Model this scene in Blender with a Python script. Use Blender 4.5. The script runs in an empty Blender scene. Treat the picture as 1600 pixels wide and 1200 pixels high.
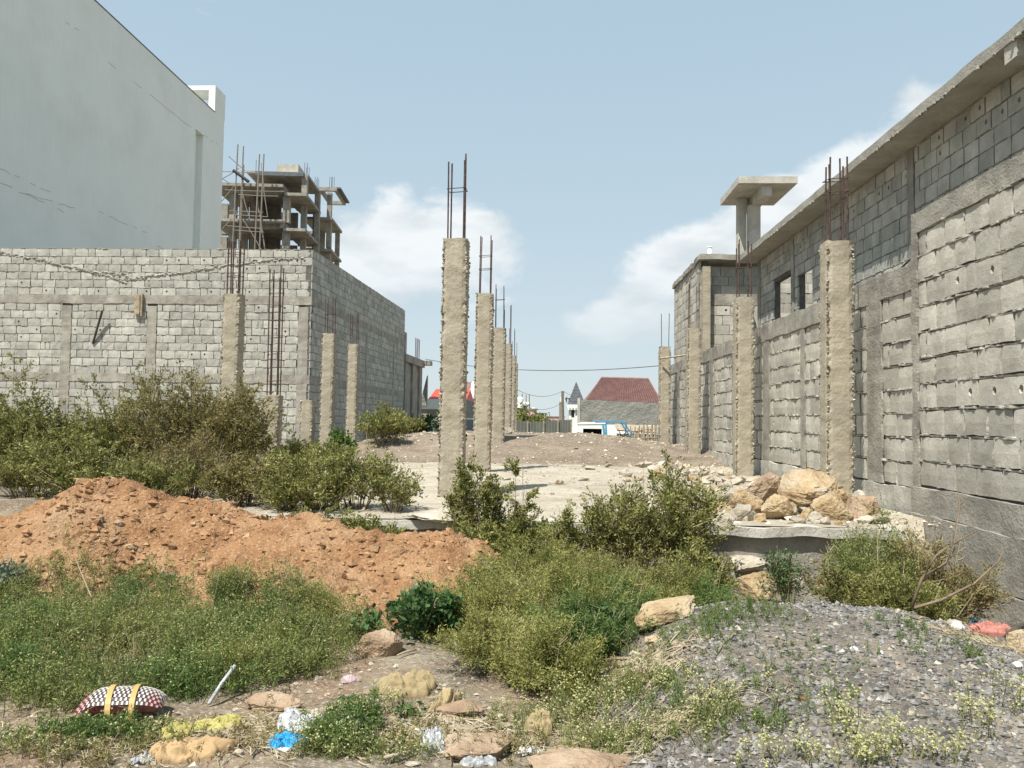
import bpy, math, random
import numpy as np
from mathutils import Vector, Matrix, noise as mnoise

random.seed(7)
np.random.seed(7)
R = math.radians
scene = bpy.context.scene
COL = scene.collection

# ------------------------------------------------------------------ camera
EYE = Vector((0.0, 0.0, 1.65))
FPX = 1200.0
cam_data = bpy.data.cameras.new('camera')
cam_data.sensor_width = 36.0
cam_data.lens = 27.0
cam_data.clip_start = 0.05
cam_data.clip_end = 6000.0
cam = bpy.data.objects.new('camera', cam_data)
COL.objects.link(cam)
CAM_ROT = (Matrix.Rotation(math.atan(50.77 / FPX), 3, 'Z')
           @ Matrix.Rotation(math.pi / 2 + math.atan(54.3 / FPX), 3, 'X')
           @ Matrix.Rotation(0.014, 3, 'Z'))
cam.matrix_world = Matrix.Translation(EYE) @ CAM_ROT.to_4x4()
scene.camera = cam

# ------------------------------------------------------------------ light
SUN_DIR = Vector((-0.28, -0.43, 0.86)).normalized()          # towards the sun
sun_el = math.asin(SUN_DIR.z)
sun_az = math.atan2(SUN_DIR.x, SUN_DIR.y)
sd = bpy.data.lights.new('sun', 'SUN')
sd.energy = 4.9
sd.angle = R(0.53)
sd.color = (1.0, 0.955, 0.87)
sun = bpy.data.objects.new('sun', sd)
COL.objects.link(sun)
sun.rotation_euler = SUN_DIR.to_track_quat('Z', 'Y').to_euler()

world = bpy.data.worlds.new('World')
scene.world = world
world.use_nodes = True
wn, wl = world.node_tree.nodes, world.node_tree.links
wn.clear()


def wmath(op, a, b=None, c=None, clamp=False):
    n = wn.new('ShaderNodeMath')
    n.operation = op
    n.use_clamp = clamp
    for i, v in enumerate((a, b, c)):
        if v is None:
            continue
        if isinstance(v, (int, float)):
            n.inputs[i].default_value = v
        else:
            wl.new(v, n.inputs[i])
    return n.outputs[0]


def build_world():
    out = wn.new('ShaderNodeOutputWorld')
    sky = wn.new('ShaderNodeTexSky')
    sky.sky_type = 'NISHITA'
    sky.sun_disc = False
    sky.sun_elevation = sun_el
    sky.sun_rotation = sun_az
    sky.altitude = 1800
    sky.air_density = 1.0
    sky.dust_density = 2.2
    sky.ozone_density = 1.0
    tc = wn.new('ShaderNodeTexCoord')
    sep = wn.new('ShaderNodeSeparateXYZ')
    wl.new(tc.outputs['Generated'], sep.inputs[0])
    az = wmath('ARCTAN2', sep.outputs[0], sep.outputs[1])
    el = wmath('ARCSINE', sep.outputs[2])
    # haze: the air pales towards the horizon all the way round
    hz = wmath('POWER', wmath('SUBTRACT', 1.0, wmath('ABSOLUTE', sep.outputs[2]), clamp=True), 3.0)
    hz2 = hz
    hz = wmath('ADD', wmath('MULTIPLY', hz, 0.22), 0.74, clamp=True)
    bright = wn.new('ShaderNodeVectorMath')
    bright.operation = 'SCALE'
    wl.new(sky.outputs[0], bright.inputs[0])
    bright.inputs['Scale'].default_value = 0.9
    mixh = wn.new('ShaderNodeMix')
    mixh.data_type = 'RGBA'
    wl.new(hz, mixh.inputs['Factor'])
    wl.new(bright.outputs[0], mixh.inputs['A'])
    air = wn.new('ShaderNodeMix')
    air.data_type = 'RGBA'
    wl.new(hz2, air.inputs['Factor'])
    air.inputs['A'].default_value = (3.3, 4.5, 5.3, 1)
    air.inputs['B'].default_value = (4.5, 5.05, 5.15, 1)
    wl.new(air.outputs['Result'], mixh.inputs['B'])
    # clouds
    nz = wn.new('ShaderNodeTexNoise')
    nz.inputs['Scale'].default_value = 8.5
    nz.inputs['Detail'].default_value = 9.0
    nz.inputs['Roughness'].default_value = 0.56
    nz.inputs['Distortion'].default_value = 0.25
    mp = wn.new('ShaderNodeMapping')
    mp.inputs['Scale'].default_value = (1.0, 1.0, 1.45)
    mp.inputs['Location'].default_value = (3.1, 0.4, 1.0)
    wl.new(tc.outputs['Generated'], mp.inputs[0])
    wl.new(mp.outputs[0], nz.inputs['Vector'])

    def lobe(a0, e0, sa, se, amp, tilt=0.0):
        # tilt: elevation of the lobe axis rises with azimuth
        da = wmath('SUBTRACT', az, R(a0))
        de = wmath('SUBTRACT', wmath('SUBTRACT', el, R(e0)), wmath('MULTIPLY', da, tilt))
        q = wmath('ADD', wmath('POWER', wmath('ABSOLUTE', wmath('DIVIDE', da, R(sa))), 2.6),
                  wmath('POWER', wmath('ABSOLUTE', wmath('DIVIDE', de, R(se))), 2.6))
        return wmath('MULTIPLY', wmath('EXPONENT', wmath('MULTIPLY', q, -1.0)), amp)
    lobes = [(13.5, 12.6, 11.5, 3.6, 0.68, 0.50),
             (19.0, 13.0, 7.5, 4.6, 0.42, 0.55),
             (-8.5, 13.2, 9.5, 3.6, 0.46, 0.06),
             (-11.0, 9.0, 10.0, 4.2, 0.38, 0.0),
             (6.0, 7.2, 4.2, 1.4, 0.48, 0.05),
             (-2, 10.5, 4.5, 2.2, 0.22, 0.0),
             (70, 12, 22, 5, 0.34, 0.0), (-80, 13, 26, 5, 0.34, 0.0),
             (150, 12, 28, 6, 0.34, 0.0), (-150, 12, 25, 5, 0.32, 0.0)]
    tot = None
    for l in lobes:
        o = lobe(*l)
        tot = o if tot is None else wmath('ADD', tot, o)
    dens = wmath('ADD', wmath('MULTIPLY', wmath('SUBTRACT', nz.outputs['Fac'], 0.5), 1.7), wmath('SUBTRACT', tot, 0.285))
    ramp = wn.new('ShaderNodeMapRange')
    ramp.interpolation_type = 'SMOOTHSTEP'
    ramp.inputs['From Min'].default_value = 0.0
    ramp.inputs['From Max'].default_value = 0.32
    wl.new(dens, ramp.inputs['Value'])
    nz2 = wn.new('ShaderNodeTexNoise')
    nz2.inputs['Scale'].default_value = 9.0
    nz2.inputs['Detail'].default_value = 6.0
    mp2 = wn.new('ShaderNodeMapping')
    mp2.inputs['Location'].default_value = (1.3, 7.7, 0.6)
    mp2.inputs['Scale'].default_value = (1.0, 1.0, 2.4)
    wl.new(tc.outputs['Generated'], mp2.inputs[0])
    wl.new(mp2.outputs[0], nz2.inputs['Vector'])
    cc = wn.new('ShaderNodeValToRGB')
    cc.color_ramp.elements[0].position = 0.36
    cc.color_ramp.elements[0].color = (4.8, 5.15, 5.3, 1)
    cc.color_ramp.elements[1].position = 0.56
    cc.color_ramp.elements[1].color = (6.3, 6.5, 6.55, 1)
    wl.new(nz2.outputs['Fac'], cc.inputs[0])
    # clouds melt into the haze low down
    low = wn.new('ShaderNodeMapRange')
    low.interpolation_type = 'SMOOTHSTEP'
    low.inputs['From Min'].default_value = R(2.0)
    low.inputs['From Max'].default_value = R(13.0)
    low.inputs['To Min'].default_value = 0.10
    low.inputs['To Max'].default_value = 0.86
    wl.new(el, low.inputs['Value'])
    fac = wmath('MULTIPLY', ramp.outputs[0], low.outputs[0])
    mixc = wn.new('ShaderNodeMix')
    mixc.data_type = 'RGBA'
    wl.new(fac, mixc.inputs['Factor'])
    wl.new(mixh.outputs['Result'], mixc.inputs['A'])
    wl.new(cc.outputs[0], mixc.inputs['B'])
    bg = wn.new('ShaderNodeBackground')
    bg.inputs['Strength'].default_value = 0.1
    wl.new(mixc.outputs['Result'], bg.inputs['Color'])
    wl.new(bg.outputs[0], out.inputs[0])


build_world()
scene.view_settings.view_transform = 'Standard'
scene.view_settings.look = 'None'
scene.view_settings.exposure = 0.62
scene.view_settings.gamma = 1.0
scene.view_settings.use_curve_mapping = False
scene.cycles.max_bounces = 6
scene.cycles.transparent_max_bounces = 8


# ------------------------------------------------------------------ helpers
def at(px, py, Y):
    """world point at distance Y along the street whose image is photo pixel (px, py)"""
    d = CAM_ROT @ Vector(((px - 800) / FPX, -(py - 600) / FPX, -1.0))
    return EYE + d * (Y / d.y)


def X_at(px, Y, py=655):
    return at(px, py, Y).x


def hash2(ix, iy, seed):
    h = (ix.astype(np.int64) * 374761393 + iy.astype(np.int64) * 668265263 + seed * 2147483647)
    h = (h ^ (h >> 13)) * 1274126177
    h = h ^ (h >> 16)
    return (h & 0xFFFFF) / float(0xFFFFF)


def vnoise(x, y, seed=0):
    x = np.asarray(x, float)
    y = np.asarray(y, float)
    ix, iy = np.floor(x), np.floor(y)
    fx, fy = x - ix, y - iy
    fx = fx * fx * (3 - 2 * fx)
    fy = fy * fy * (3 - 2 * fy)
    a = hash2(ix, iy, seed)
    b = hash2(ix + 1, iy, seed)
    c = hash2(ix, iy + 1, seed)
    d = hash2(ix + 1, iy + 1, seed)
    return (a + (b - a) * fx) * (1 - fy) + (c + (d - c) * fx) * fy - 0.5


def fbm(x, y, oct=4, seed=0):
    s, a = 0.0, 1.0
    for o in range(oct):
        s = s + a * vnoise(np.asarray(x) * 2 ** o, np.asarray(y) * 2 ** o, seed + o * 17)
        a *= 0.5
    return s


def smooth(a, b, x):
    t = np.clip((x - a) / (b - a), 0, 1)
    return t * t * (3 - 2 * t)


class MB:
    def __init__(self):
        self.v, self.f, self.m = [], [], []

    def add(self, verts, faces, mi=0):
        o = len(self.v)
        self.v.extend([tuple(p) for p in verts])
        self.f.extend([tuple(i + o for i in f) for f in faces])
        self.m.extend([mi] * len(faces))
        return self

    def box(self, x0, x1, y0, y1, z0, z1, mi=0):
        v = [(x0, y0, z0), (x1, y0, z0), (x1, y1, z0), (x0, y1, z0), (x0, y0, z1), (x1, y0, z1), (x1, y1, z1), (x0, y1, z1)]
        f = [(0, 3, 2, 1), (4, 5, 6, 7), (0, 1, 5, 4), (1, 2, 6, 5), (2, 3, 7, 6), (3, 0, 4, 7)]
        return self.add(v, f, mi)

    def tube(self, pts, r, n=6, mi=0, cap=True):
        pts = [Vector(p) for p in pts]
        rs = r if isinstance(r, (list, tuple)) else [r] * len(pts)
        vs, fs = [], []
        for i, p in enumerate(pts):
            d = (pts[min(i + 1, len(pts) - 1)] - pts[max(i - 1, 0)])
            if d.length < 1e-9:
                d = Vector((0, 0, 1))
            d.normalize()
            a = d.cross(Vector((0, 0, 1)) if abs(d.z) < 0.9 else Vector((1, 0, 0))).normalized()
            b = d.cross(a)
            for k in range(n):
                t = 2 * math.pi * k / n
                vs.append(p + (a * math.cos(t) + b * math.sin(t)) * rs[i])
        for i in range(len(pts) - 1):
            for k in range(n):
                fs.append((i * n + k, i * n + (k + 1) % n, (i + 1) * n + (k + 1) % n, (i + 1) * n + k))
        if cap:
            fs.append(tuple(range(n - 1, -1, -1)))
            fs.append(tuple((len(pts) - 1) * n + k for k in range(n)))
        return self.add(vs, fs, mi)

    def build(self, name, mats, parent=None, smooth_=False):
        me = bpy.data.meshes.new(name)
        me.from_pydata(self.v, [], self.f)
        if not isinstance(mats, (list, tuple)):
            mats = [mats]
        for m_ in mats:
            me.materials.append(m_)
        if len(mats) > 1:
            me.polygons.foreach_set('material_index', self.m)
        if smooth_:
            me.polygons.foreach_set('use_smooth', [True] * len(me.polygons))
        me.update()
        return link(name, me, parent)


def link(name, me, parent=None, loc=None):
    o = bpy.data.objects.new(name, me)
    COL.objects.link(o)
    if parent is not None:
        o.parent = parent
    if loc is not None:
        o.location = loc
    return o


def tag(o, label=None, cat=None, group=None, kind=None):
    if label:
        o['label'] = label
    if cat:
        o['category'] = cat
    if group:
        o['group'] = group
    if kind:
        o['kind'] = kind
    return o


def thing(name, label, cat, loc=(0, 0, 0), rz=0, group=None):
    o = bpy.data.objects.new(name, None)
    o.empty_display_size = 0.1
    COL.objects.link(o)
    o.location = loc
    o.rotation_euler = (0, 0, rz)
    return tag(o, label, cat, group, 'thing')


def np_mesh(name, verts, quads, mats, smooth_=False, tris=False, midx=None):
    """fast mesh from numpy arrays; quads (N,4) or tris (N,3)"""
    k = quads.shape[1]
    me = bpy.data.meshes.new(name)
    me.vertices.add(len(verts))
    me.vertices.foreach_set('co', np.asarray(verts, np.float32).ravel())
    me.loops.add(len(quads) * k)
    me.loops.foreach_set('vertex_index', np.asarray(quads, np.int32).ravel())
    me.polygons.add(len(quads))
    me.polygons.foreach_set('loop_start', np.arange(0, len(quads) * k, k, dtype=np.int32))
    if not isinstance(mats, (list, tuple)):
        mats = [mats]
    for m_ in mats:
        me.materials.append(m_)
    if midx is not None:
        me.polygons.foreach_set('material_index', np.asarray(midx, np.int32))
    me.polygons.foreach_set('use_smooth', np.full(len(quads), smooth_, bool))
    me.update(calc_edges=True)
    me.validate()
    return me


# ------------------------------------------------------------------ materials
def mat(name, cols, scale=3.0, detail=6, rough=0.92, bump=0.3, bscale=40, bdist=0.02, rnd=0.0,
        streak=0.0, stain=None, stain_scale=1.2, stain_amt=0.5, transl=0.0, speck=None, speck_scale=60,
        speck_amt=0.25, metal=0.0, spec=0.25, zs=1.0, huevar=0.0):
    m = bpy.data.materials.new(name)
    m.use_nodes = True
    N, L = m.node_tree.nodes, m.node_tree.links
    N.clear()
    out = N.new('ShaderNodeOutputMaterial')
    geo = N.new('ShaderNodeNewGeometry')

    def noise_(sc, det=5, off=0.0, vecscale=None):
        mp = N.new('ShaderNodeMapping')
        mp.inputs['Location'].default_value = (off, off * 1.7, off * 0.6)
        if vecscale:
            mp.inputs['Scale'].default_value = vecscale
        L.new(geo.outputs['Position'], mp.inputs[0])
        n = N.new('ShaderNodeTexNoise')
        n.inputs['Scale'].default_value = sc
        n.inputs['Detail'].default_value = det
        n.inputs['Roughness'].default_value = 0.6
        L.new(mp.outputs[0], n.inputs['Vector'])
        return n.outputs['Fac']

    def math_(op, a, b, clamp=False):
        n = N.new('ShaderNodeMath')
        n.operation = op
        n.use_clamp = clamp
        for i, v in enumerate((a, b)):
            if isinstance(v, (int, float)):
                n.inputs[i].default_value = v
            else:
                L.new(v, n.inputs[i])
        return n.outputs[0]

    cr = N.new('ShaderNodeValToRGB')
    els = cr.color_ramp.elements
    k = len(cols)
    lo, hi = (0.32, 0.68) if rnd <= 0.0 or transl == 0 else (0.0, 1.0)
    els[0].position = lo
    els[0].color = (*cols[0], 1)
    els[1].position = hi
    els[1].color = (*cols[-1], 1)
    for i in range(1, k - 1):
        e = els.new(lo + (hi - lo) * i / (k - 1))
        e.color = (*cols[i], 1)
    if transl > 0:       # foliage: each leaf picks a colour, drifting over the plant
        f = math_('ADD', math_('MULTIPLY', geo.outputs['Random Per Island'], 0.62),
                  math_('MULTIPLY', math_('SUBTRACT', noise_(scale, 3), 0.3), 1.0), clamp=True)
    else:
        f = noise_(scale, detail, vecscale=(1, 1, zs))
    L.new(f, cr.inputs[0])
    col = cr.outputs[0]

    def mul(col, fac):
        n = N.new('ShaderNodeVectorMath')
        n.operation = 'SCALE'
        L.new(col, n.inputs[0])
        L.new(fac, n.inputs['Scale'])
        return n.outputs[0]

    def mixc(col, c2, fac):
        n = N.new('ShaderNodeMix')
        n.data_type = 'RGBA'
        L.new(fac, n.inputs['Factor'])
        L.new(col, n.inputs['A'])
        n.inputs['B'].default_value = (*c2, 1)
        return n.outputs['Result']
    if rnd > 0 and transl == 0:
        oi = N.new('ShaderNodeObjectInfo')
        r = math_('FRACT', math_('ADD', oi.outputs['Random'], geo.outputs['Random Per Island']), 0.0)
        col = mul(col, math_('ADD', math_('MULTIPLY', r, rnd * 2), 1 - rnd))
    if stain is not None:
        mr = N.new('ShaderNodeMapRange')
        mr.inputs['From Min'].default_value = 0.5
        mr.inputs['From Max'].default_value = 0.68
        mr.inputs['To Max'].default_value = stain_amt
        L.new(noise_(stain_scale, 6, 5.3), mr.inputs['Value'])
        col = mixc(col, stain, mr.outputs[0])
    if streak > 0:
        mr = N.new('ShaderNodeMapRange')
        mr.inputs['From Min'].default_value = 0.35
        mr.inputs['From Max'].default_value = 0.7
        mr.inputs['To Min'].default_value = 1.0
        mr.inputs['To Max'].default_value = 1 - streak
        L.new(noise_(1.0, 4, 2.1, (5.0, 5.0, 0.45)), mr.inputs['Value'])
        col = mul(col, mr.outputs[0])
    if speck is not None:
        mr = N.new('ShaderNodeMapRange')
        mr.inputs['From Min'].default_value = 0.56
        mr.inputs['From Max'].default_value = 0.62
        mr.inputs['To Max'].default_value = speck_amt
        L.new(noise_(speck_scale, 2, 9.3), mr.inputs['Value'])
        col = mixc(col, speck, mr.outputs[0])
    bs = N.new('ShaderNodeBsdfPrincipled')
    bs.inputs['Roughness'].default_value = rough
    bs.inputs['Metallic'].default_value = metal
    bs.inputs['Specular IOR Level'].default_value = spec
    L.new(col, bs.inputs['Base Color'])
    if bump > 0:
        bp = N.new('ShaderNodeBump')
        bp.inputs['Strength'].default_value = bump
        bp.inputs['Distance'].default_value = bdist
        h = math_('ADD', noise_(bscale, 5, 3.3), math_('MULTIPLY', noise_(bscale * 0.2, 3, 1.3), 1.5))
        L.new(h, bp.inputs['Height'])
        L.new(bp.outputs[0], bs.inputs['Normal'])
    if transl > 0:
        tr = N.new('ShaderNodeBsdfTranslucent')
        L.new(col, tr.inputs['Color'])
        ms = N.new('ShaderNodeMixShader')
        ms.inputs[0].default_value = transl
        L.new(bs.outputs[0], ms.inputs[1])
        L.new(tr.outputs[0], ms.inputs[2])
        L.new(ms.outputs[0], out.inputs[0])
    else:
        L.new(bs.outputs[0], out.inputs[0])
    return m


MT = {}
MT['ground'] = mat('ground_soil', [(0.12, 0.095, 0.066), (0.195, 0.16, 0.115), (0.285, 0.245, 0.18)], 1.6, bump=0.8, bscale=22, bdist=0.05,
                   stain=(0.24, 0.135, 0.075), stain_scale=0.8, stain_amt=0.45, speck=(0.4, 0.37, 0.3), speck_scale=35, speck_amt=0.5)
MT['floor'] = mat('pale_screed', [(0.30, 0.265, 0.21), (0.385, 0.345, 0.275), (0.45, 0.405, 0.33)], 1.3, bump=0.6, bscale=25, bdist=0.03,
                  speck=(0.2, 0.165, 0.125), speck_scale=24, speck_amt=0.6, stain=(0.24, 0.205, 0.155), stain_scale=0.7, stain_amt=0.6)
MT['mound'] = mat('grey_brown_soil', [(0.14, 0.108, 0.08), (0.19, 0.15, 0.112), (0.25, 0.205, 0.155)], 1.4, bump=0.7, bscale=18, bdist=0.05,
                  speck=(0.45, 0.4, 0.33), speck_scale=22, speck_amt=0.4)
MT['dirt'] = mat('orange_dirt', [(0.165, 0.078, 0.034), (0.26, 0.136, 0.062), (0.34, 0.205, 0.108)], 2.2, bump=0.9, bscale=28, bdist=0.04,
                 stain=(0.34, 0.235, 0.14), stain_scale=1.1, stain_amt=0.6, speck=(0.52, 0.38, 0.25), speck_scale=45, speck_amt=0.4)
MT['clod'] = mat('orange_clod', [(0.22, 0.115, 0.055), (0.31, 0.18, 0.095), (0.38, 0.25, 0.15)], 5, rnd=0.25, bump=0.6, bscale=60)
MT['gravel_base'] = mat('crushed_gravel_dust', [(0.14, 0.12, 0.098), (0.20, 0.172, 0.137), (0.28, 0.235, 0.178)], 2.2, bump=0.9, bscale=45, bdist=0.03,
                        speck=(0.08, 0.08, 0.085), speck_scale=38, speck_amt=0.6)
MT['gravel'] = mat('grey_crushed_stone', [(0.11, 0.107, 0.102), (0.19, 0.182, 0.170), (0.29, 0.275, 0.25)], 9, rnd=0.5, bump=0.3, bscale=70)
MT['block'] = mat('grey_hollow_block', [(0.31, 0.305, 0.27), (0.40, 0.392, 0.345), (0.49, 0.475, 0.42)], 2.6, rnd=0.19, bump=0.6, bscale=80, bdist=0.012,
                  streak=0.10, speck=(0.16, 0.16, 0.15), speck_scale=85, speck_amt=0.5, stain=(0.30, 0.28, 0.23), stain_scale=0.8, stain_amt=0.35)
MT['block_warm'] = mat('warm_grey_hollow_block', [(0.36, 0.335, 0.285), (0.45, 0.425, 0.365), (0.53, 0.50, 0.435)], 2.6, rnd=0.20, bump=0.5, bscale=80, bdist=0.012,
                       streak=0.08, speck=(0.18, 0.165, 0.14), speck_scale=70, speck_amt=0.4, stain=(0.25, 0.235, 0.20), stain_scale=0.9, stain_amt=0.55)
MT['mortar'] = mat('grey_mortar', [(0.22, 0.21, 0.185), (0.36, 0.345, 0.30), (0.52, 0.50, 0.44)], 7, bump=0.9, bscale=60, bdist=0.02)
MT['mortar_core'] = mat('shade_painted_mortar', [(0.085, 0.082, 0.075), (0.14, 0.135, 0.12)], 5, bump=0.8, bscale=50)  # mortar darkened: shade of the recessed joints is put into its colour
MT['concrete'] = mat('weathered_concrete', [(0.23, 0.215, 0.185), (0.32, 0.30, 0.255), (0.41, 0.385, 0.33)], 1.8, bump=0.7, bscale=32, bdist=0.02,
                     streak=0.18, speck=(0.15, 0.14, 0.12), speck_scale=50, speck_amt=0.4, stain=(0.17, 0.16, 0.14), stain_scale=1.0, stain_amt=0.4)
MT['concrete_lt'] = mat('pale_concrete', [(0.36, 0.34, 0.295), (0.46, 0.44, 0.385), (0.54, 0.52, 0.46)], 1.4, bump=0.5, bscale=30, streak=0.12,
                        speck=(0.2, 0.19, 0.165), speck_scale=40, speck_amt=0.35)
MT['column'] = mat('sandy_column_concrete', [(0.27, 0.235, 0.175), (0.345, 0.305, 0.23), (0.41, 0.365, 0.285)], 3.2, bump=0.4, bscale=16, bdist=0.035, zs=2.0,
                   streak=0.08, speck=(0.17, 0.14, 0.10), speck_scale=42, speck_amt=0.35, stain=(0.29, 0.265, 0.22), stain_scale=0.9, stain_amt=0.5)
MT['aggregate'] = mat('exposed_aggregate', [(0.07, 0.055, 0.04), (0.26, 0.22, 0.17), (0.62, 0.57, 0.48)], 30, rnd=0.6, bump=0.0)
MT['rebar'] = mat('rusty_rebar', [(0.035, 0.023, 0.02), (0.075, 0.048, 0.04), (0.12, 0.08, 0.066)], 12, rough=0.8, bump=0.4, bscale=90)
MT['plaster'] = mat('pale_green_grey_plaster', [(0.74, 0.775, 0.735), (0.77, 0.805, 0.76), (0.79, 0.825, 0.78)], 0.35, bump=0.12, bscale=14, streak=0.035,
                    stain=(0.68, 0.70, 0.65), stain_scale=0.3, stain_amt=0.45)
MT['white_paint'] = mat('white_paint', [(0.70, 0.73, 0.68), (0.78, 0.80, 0.75)], 2, bump=0.05)
MT['coping'] = mat('dark_coping', [(0.10, 0.11, 0.12), (0.15, 0.16, 0.17)], 2, bump=0.1)
MT['wood'] = mat('weathered_timber', [(0.22, 0.17, 0.12), (0.34, 0.28, 0.20), (0.42, 0.36, 0.27)], 6, bump=0.5, bscale=60)
MT['pole'] = mat('eucalyptus_pole', [(0.18, 0.155, 0.13), (0.28, 0.25, 0.21)], 6, bump=0.3)
MT['dark_wood'] = mat('dark_timber', [(0.05, 0.045, 0.04), (0.10, 0.085, 0.07)], 6, bump=0.3)
MT['rock'] = mat('ochre_sandstone', [(0.27, 0.175, 0.09), (0.39, 0.29, 0.17), (0.48, 0.40, 0.275)], 3.0, bump=1.0, bscale=16, bdist=0.05,
                 stain=(0.43, 0.39, 0.32), stain_scale=1.8, stain_amt=0.8, speck=(0.20, 0.14, 0.09), speck_scale=26, speck_amt=0.3)
MT['rock_pale'] = mat('pale_stone', [(0.30, 0.26, 0.20), (0.39, 0.35, 0.28), (0.47, 0.43, 0.36)], 3.5, rnd=0.15, bump=0.8, bscale=18, bdist=0.04)
MT['rock_brown'] = mat('brown_stone', [(0.20, 0.135, 0.085), (0.32, 0.23, 0.155), (0.42, 0.33, 0.24)], 3.5, bump=0.9, bscale=16, bdist=0.05, rnd=0.1)
MT['rubble'] = mat('rubble_bits', [(0.34, 0.27, 0.19), (0.46, 0.395, 0.30), (0.55, 0.50, 0.42)], 2.5, rnd=0.3, bump=0.4, bscale=30)
MT['pebble'] = mat('litter_pebbles', [(0.24, 0.19, 0.14), (0.36, 0.31, 0.25), (0.48, 0.44, 0.38)], 4, rnd=0.35, bump=0.3)
MT['straw'] = mat('dry_straw', [(0.22, 0.17, 0.10), (0.42, 0.35, 0.22), (0.55, 0.48, 0.33)], 3, rnd=0.4, transl=0.15, bump=0)
MT['stem_green'] = mat('green_stem', [(0.10, 0.12, 0.04), (0.20, 0.20, 0.08)], 4, bump=0)
MT['stem_brown'] = mat('woody_stem', [(0.11, 0.075, 0.05), (0.24, 0.18, 0.12)], 4, bump=0.2)
# foliage
MT['leaf_olive'] = mat('olive_leaf', [(0.06, 0.08, 0.02), (0.135, 0.15, 0.038), (0.25, 0.25, 0.075), (0.42, 0.40, 0.17)], 1.6, rough=0.6, bump=0, rnd=1, transl=0.28)
MT['leaf_weed'] = mat('weed_leaf', [(0.06, 0.09, 0.024), (0.14, 0.175, 0.048), (0.24, 0.265, 0.085), (0.38, 0.38, 0.17)], 1.6, rough=0.6, bump=0, rnd=1, transl=0.3)
MT['leaf_brown'] = mat('browning_leaf', [(0.075, 0.075, 0.024), (0.16, 0.15, 0.045), (0.25, 0.205, 0.08), (0.38, 0.32, 0.16)], 1.0, rough=0.7, bump=0, rnd=1, transl=0.25)
MT['leaf_green'] = mat('fresh_green_leaf', [(0.04, 0.08, 0.022), (0.085, 0.14, 0.038), (0.14, 0.205, 0.055), (0.22, 0.265, 0.09)], 1.8, rough=0.6, bump=0, rnd=1, transl=0.3)
MT['leaf_dark'] = mat('dark_green_leaf', [(0.03, 0.07, 0.022), (0.065, 0.125, 0.04), (0.12, 0.19, 0.065)], 2, rough=0.45, bump=0, rnd=1, transl=0.2)
MT['leaf_yellow'] = mat('yellow_green_leaf', [(0.085, 0.105, 0.026), (0.18, 0.195, 0.05), (0.30, 0.295, 0.09), (0.45, 0.42, 0.18)], 2, rough=0.7, bump=0, rnd=1, transl=0.3)
MT['leaf_grey'] = mat('grey_green_leaf', [(0.07, 0.10, 0.07), (0.13, 0.17, 0.12), (0.22, 0.27, 0.20)], 2, rough=0.6, bump=0, rnd=1, transl=0.2)
MT['flower'] = mat('cream_flower', [(0.34, 0.34, 0.13), (0.48, 0.47, 0.22), (0.60, 0.58, 0.34)], 9, rough=0.8, bump=0, rnd=1, transl=0.2)


# ------------------------------------------------------------------ terrain
def earth_mound(x, y):
    # low bank of tipped soil behind the pale floor
    w = smooth(19.6, 24.5, y) * (1 - smooth(29.0, 36.0, y))
    side = smooth(-8.2, -4.0, x) * (1 - 0.55 * smooth(1.5, 5.0, x))
    return (0.72 + 0.13 * fbm(x * 0.5, y * 0.35, 3, 5)) * w * side


def ground_z(x, y):
    x = np.asarray(x, float)
    y = np.asarray(y, float)
    z = 0.42 * smooth(8.6, 10.2, y) * (1 - smooth(0.2, 1.0, x) * (1 - smooth(9.3, 10.0, y)))
    dip = smooth(5.6, 7.8, y) * (1 - smooth(8.9, 9.8, y))
    z = z - 0.20 * dip * smooth(-1.0, 1.5, x)
    z = z - 0.42 * smooth(2.2, 3.6, x) * smooth(4.0, 6.2, y) * (1 - smooth(8.9, 9.8, y))
    z = z - 0.85 * smooth(31, 46, y)
    z = z + earth_mound(x, y)
    near = 1 - smooth(40, 60, y)
    z = z + (0.06 * fbm(x * 0.9, y * 0.9, 4, 1) + 0.035 * fbm(x * 4, y * 4, 3, 9)) * near
    z = z + 0.03 * np.abs(fbm(x * 9, y * 9, 2, 29)) * (1 - smooth(9, 12, y))
    z = z - 0.22 * smooth(-6.1, -5.6, x) * (1 - smooth(4.7, 5.3, x)) * smooth(9.05, 9.5, y) * (1 - smooth(18.6, 20.2, y))
    return z


PILE_X = np.array([-7.6, -6.4, -5.38, -4.95, -4.56, -4.25, -3.9, -3.17, -2.75, -2.34, -1.84, -1.4, -.95, -.62, -.40, -0.1, 0.1])
PILE_Z = np.array([0.10, 0.38, 0.64, 0.78, 0.93, 0.92, 0.87, 0.70, 0.66, 0.68, 0.59, 0.57, 0.57, 0.46, 0.30, 0.08, -0.15])


def pile_z(x, y):
    x = np.asarray(x, float)
    y = np.asarray(y, float)
    xs = x + 0.12 * vnoise(x * 1.1, y * 1.3, 3)
    crest = np.interp(xs, PILE_X, PILE_Z)
    yc = 7.45 + 0.18 * np.sin(x * 1.3) + 0.1 * fbm(x, y * 0, 2, 12)
    spread_f = 1.25 + 0.5 * np.exp(-((x + 1.9) / 0.9) ** 2)
    spread_b = 1.05
    t = np.where(y < yc, (yc - y) / spread_f, (y - yc) / spread_b)
    prof = np.clip(1 - t, 0, 1)
    prof = prof * (1.2 - 0.2 * prof)
    prof = np.where(prof > 1, 1, prof)
    h = crest * prof
    rough = 0.12 * fbm(x * 2.2, y * 2.2, 3, 21) + 0.085 * np.abs(fbm(x * 7, y * 7, 3, 31)) + 0.022 * fbm(x * 20, y * 20, 2, 41)
    h = h + rough * smooth(0.0, 0.35, prof) * smooth(0.02, 0.3, crest)
    return -0.22 + (h + 0.22) * smooth(0.0, 0.06, prof)


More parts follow.
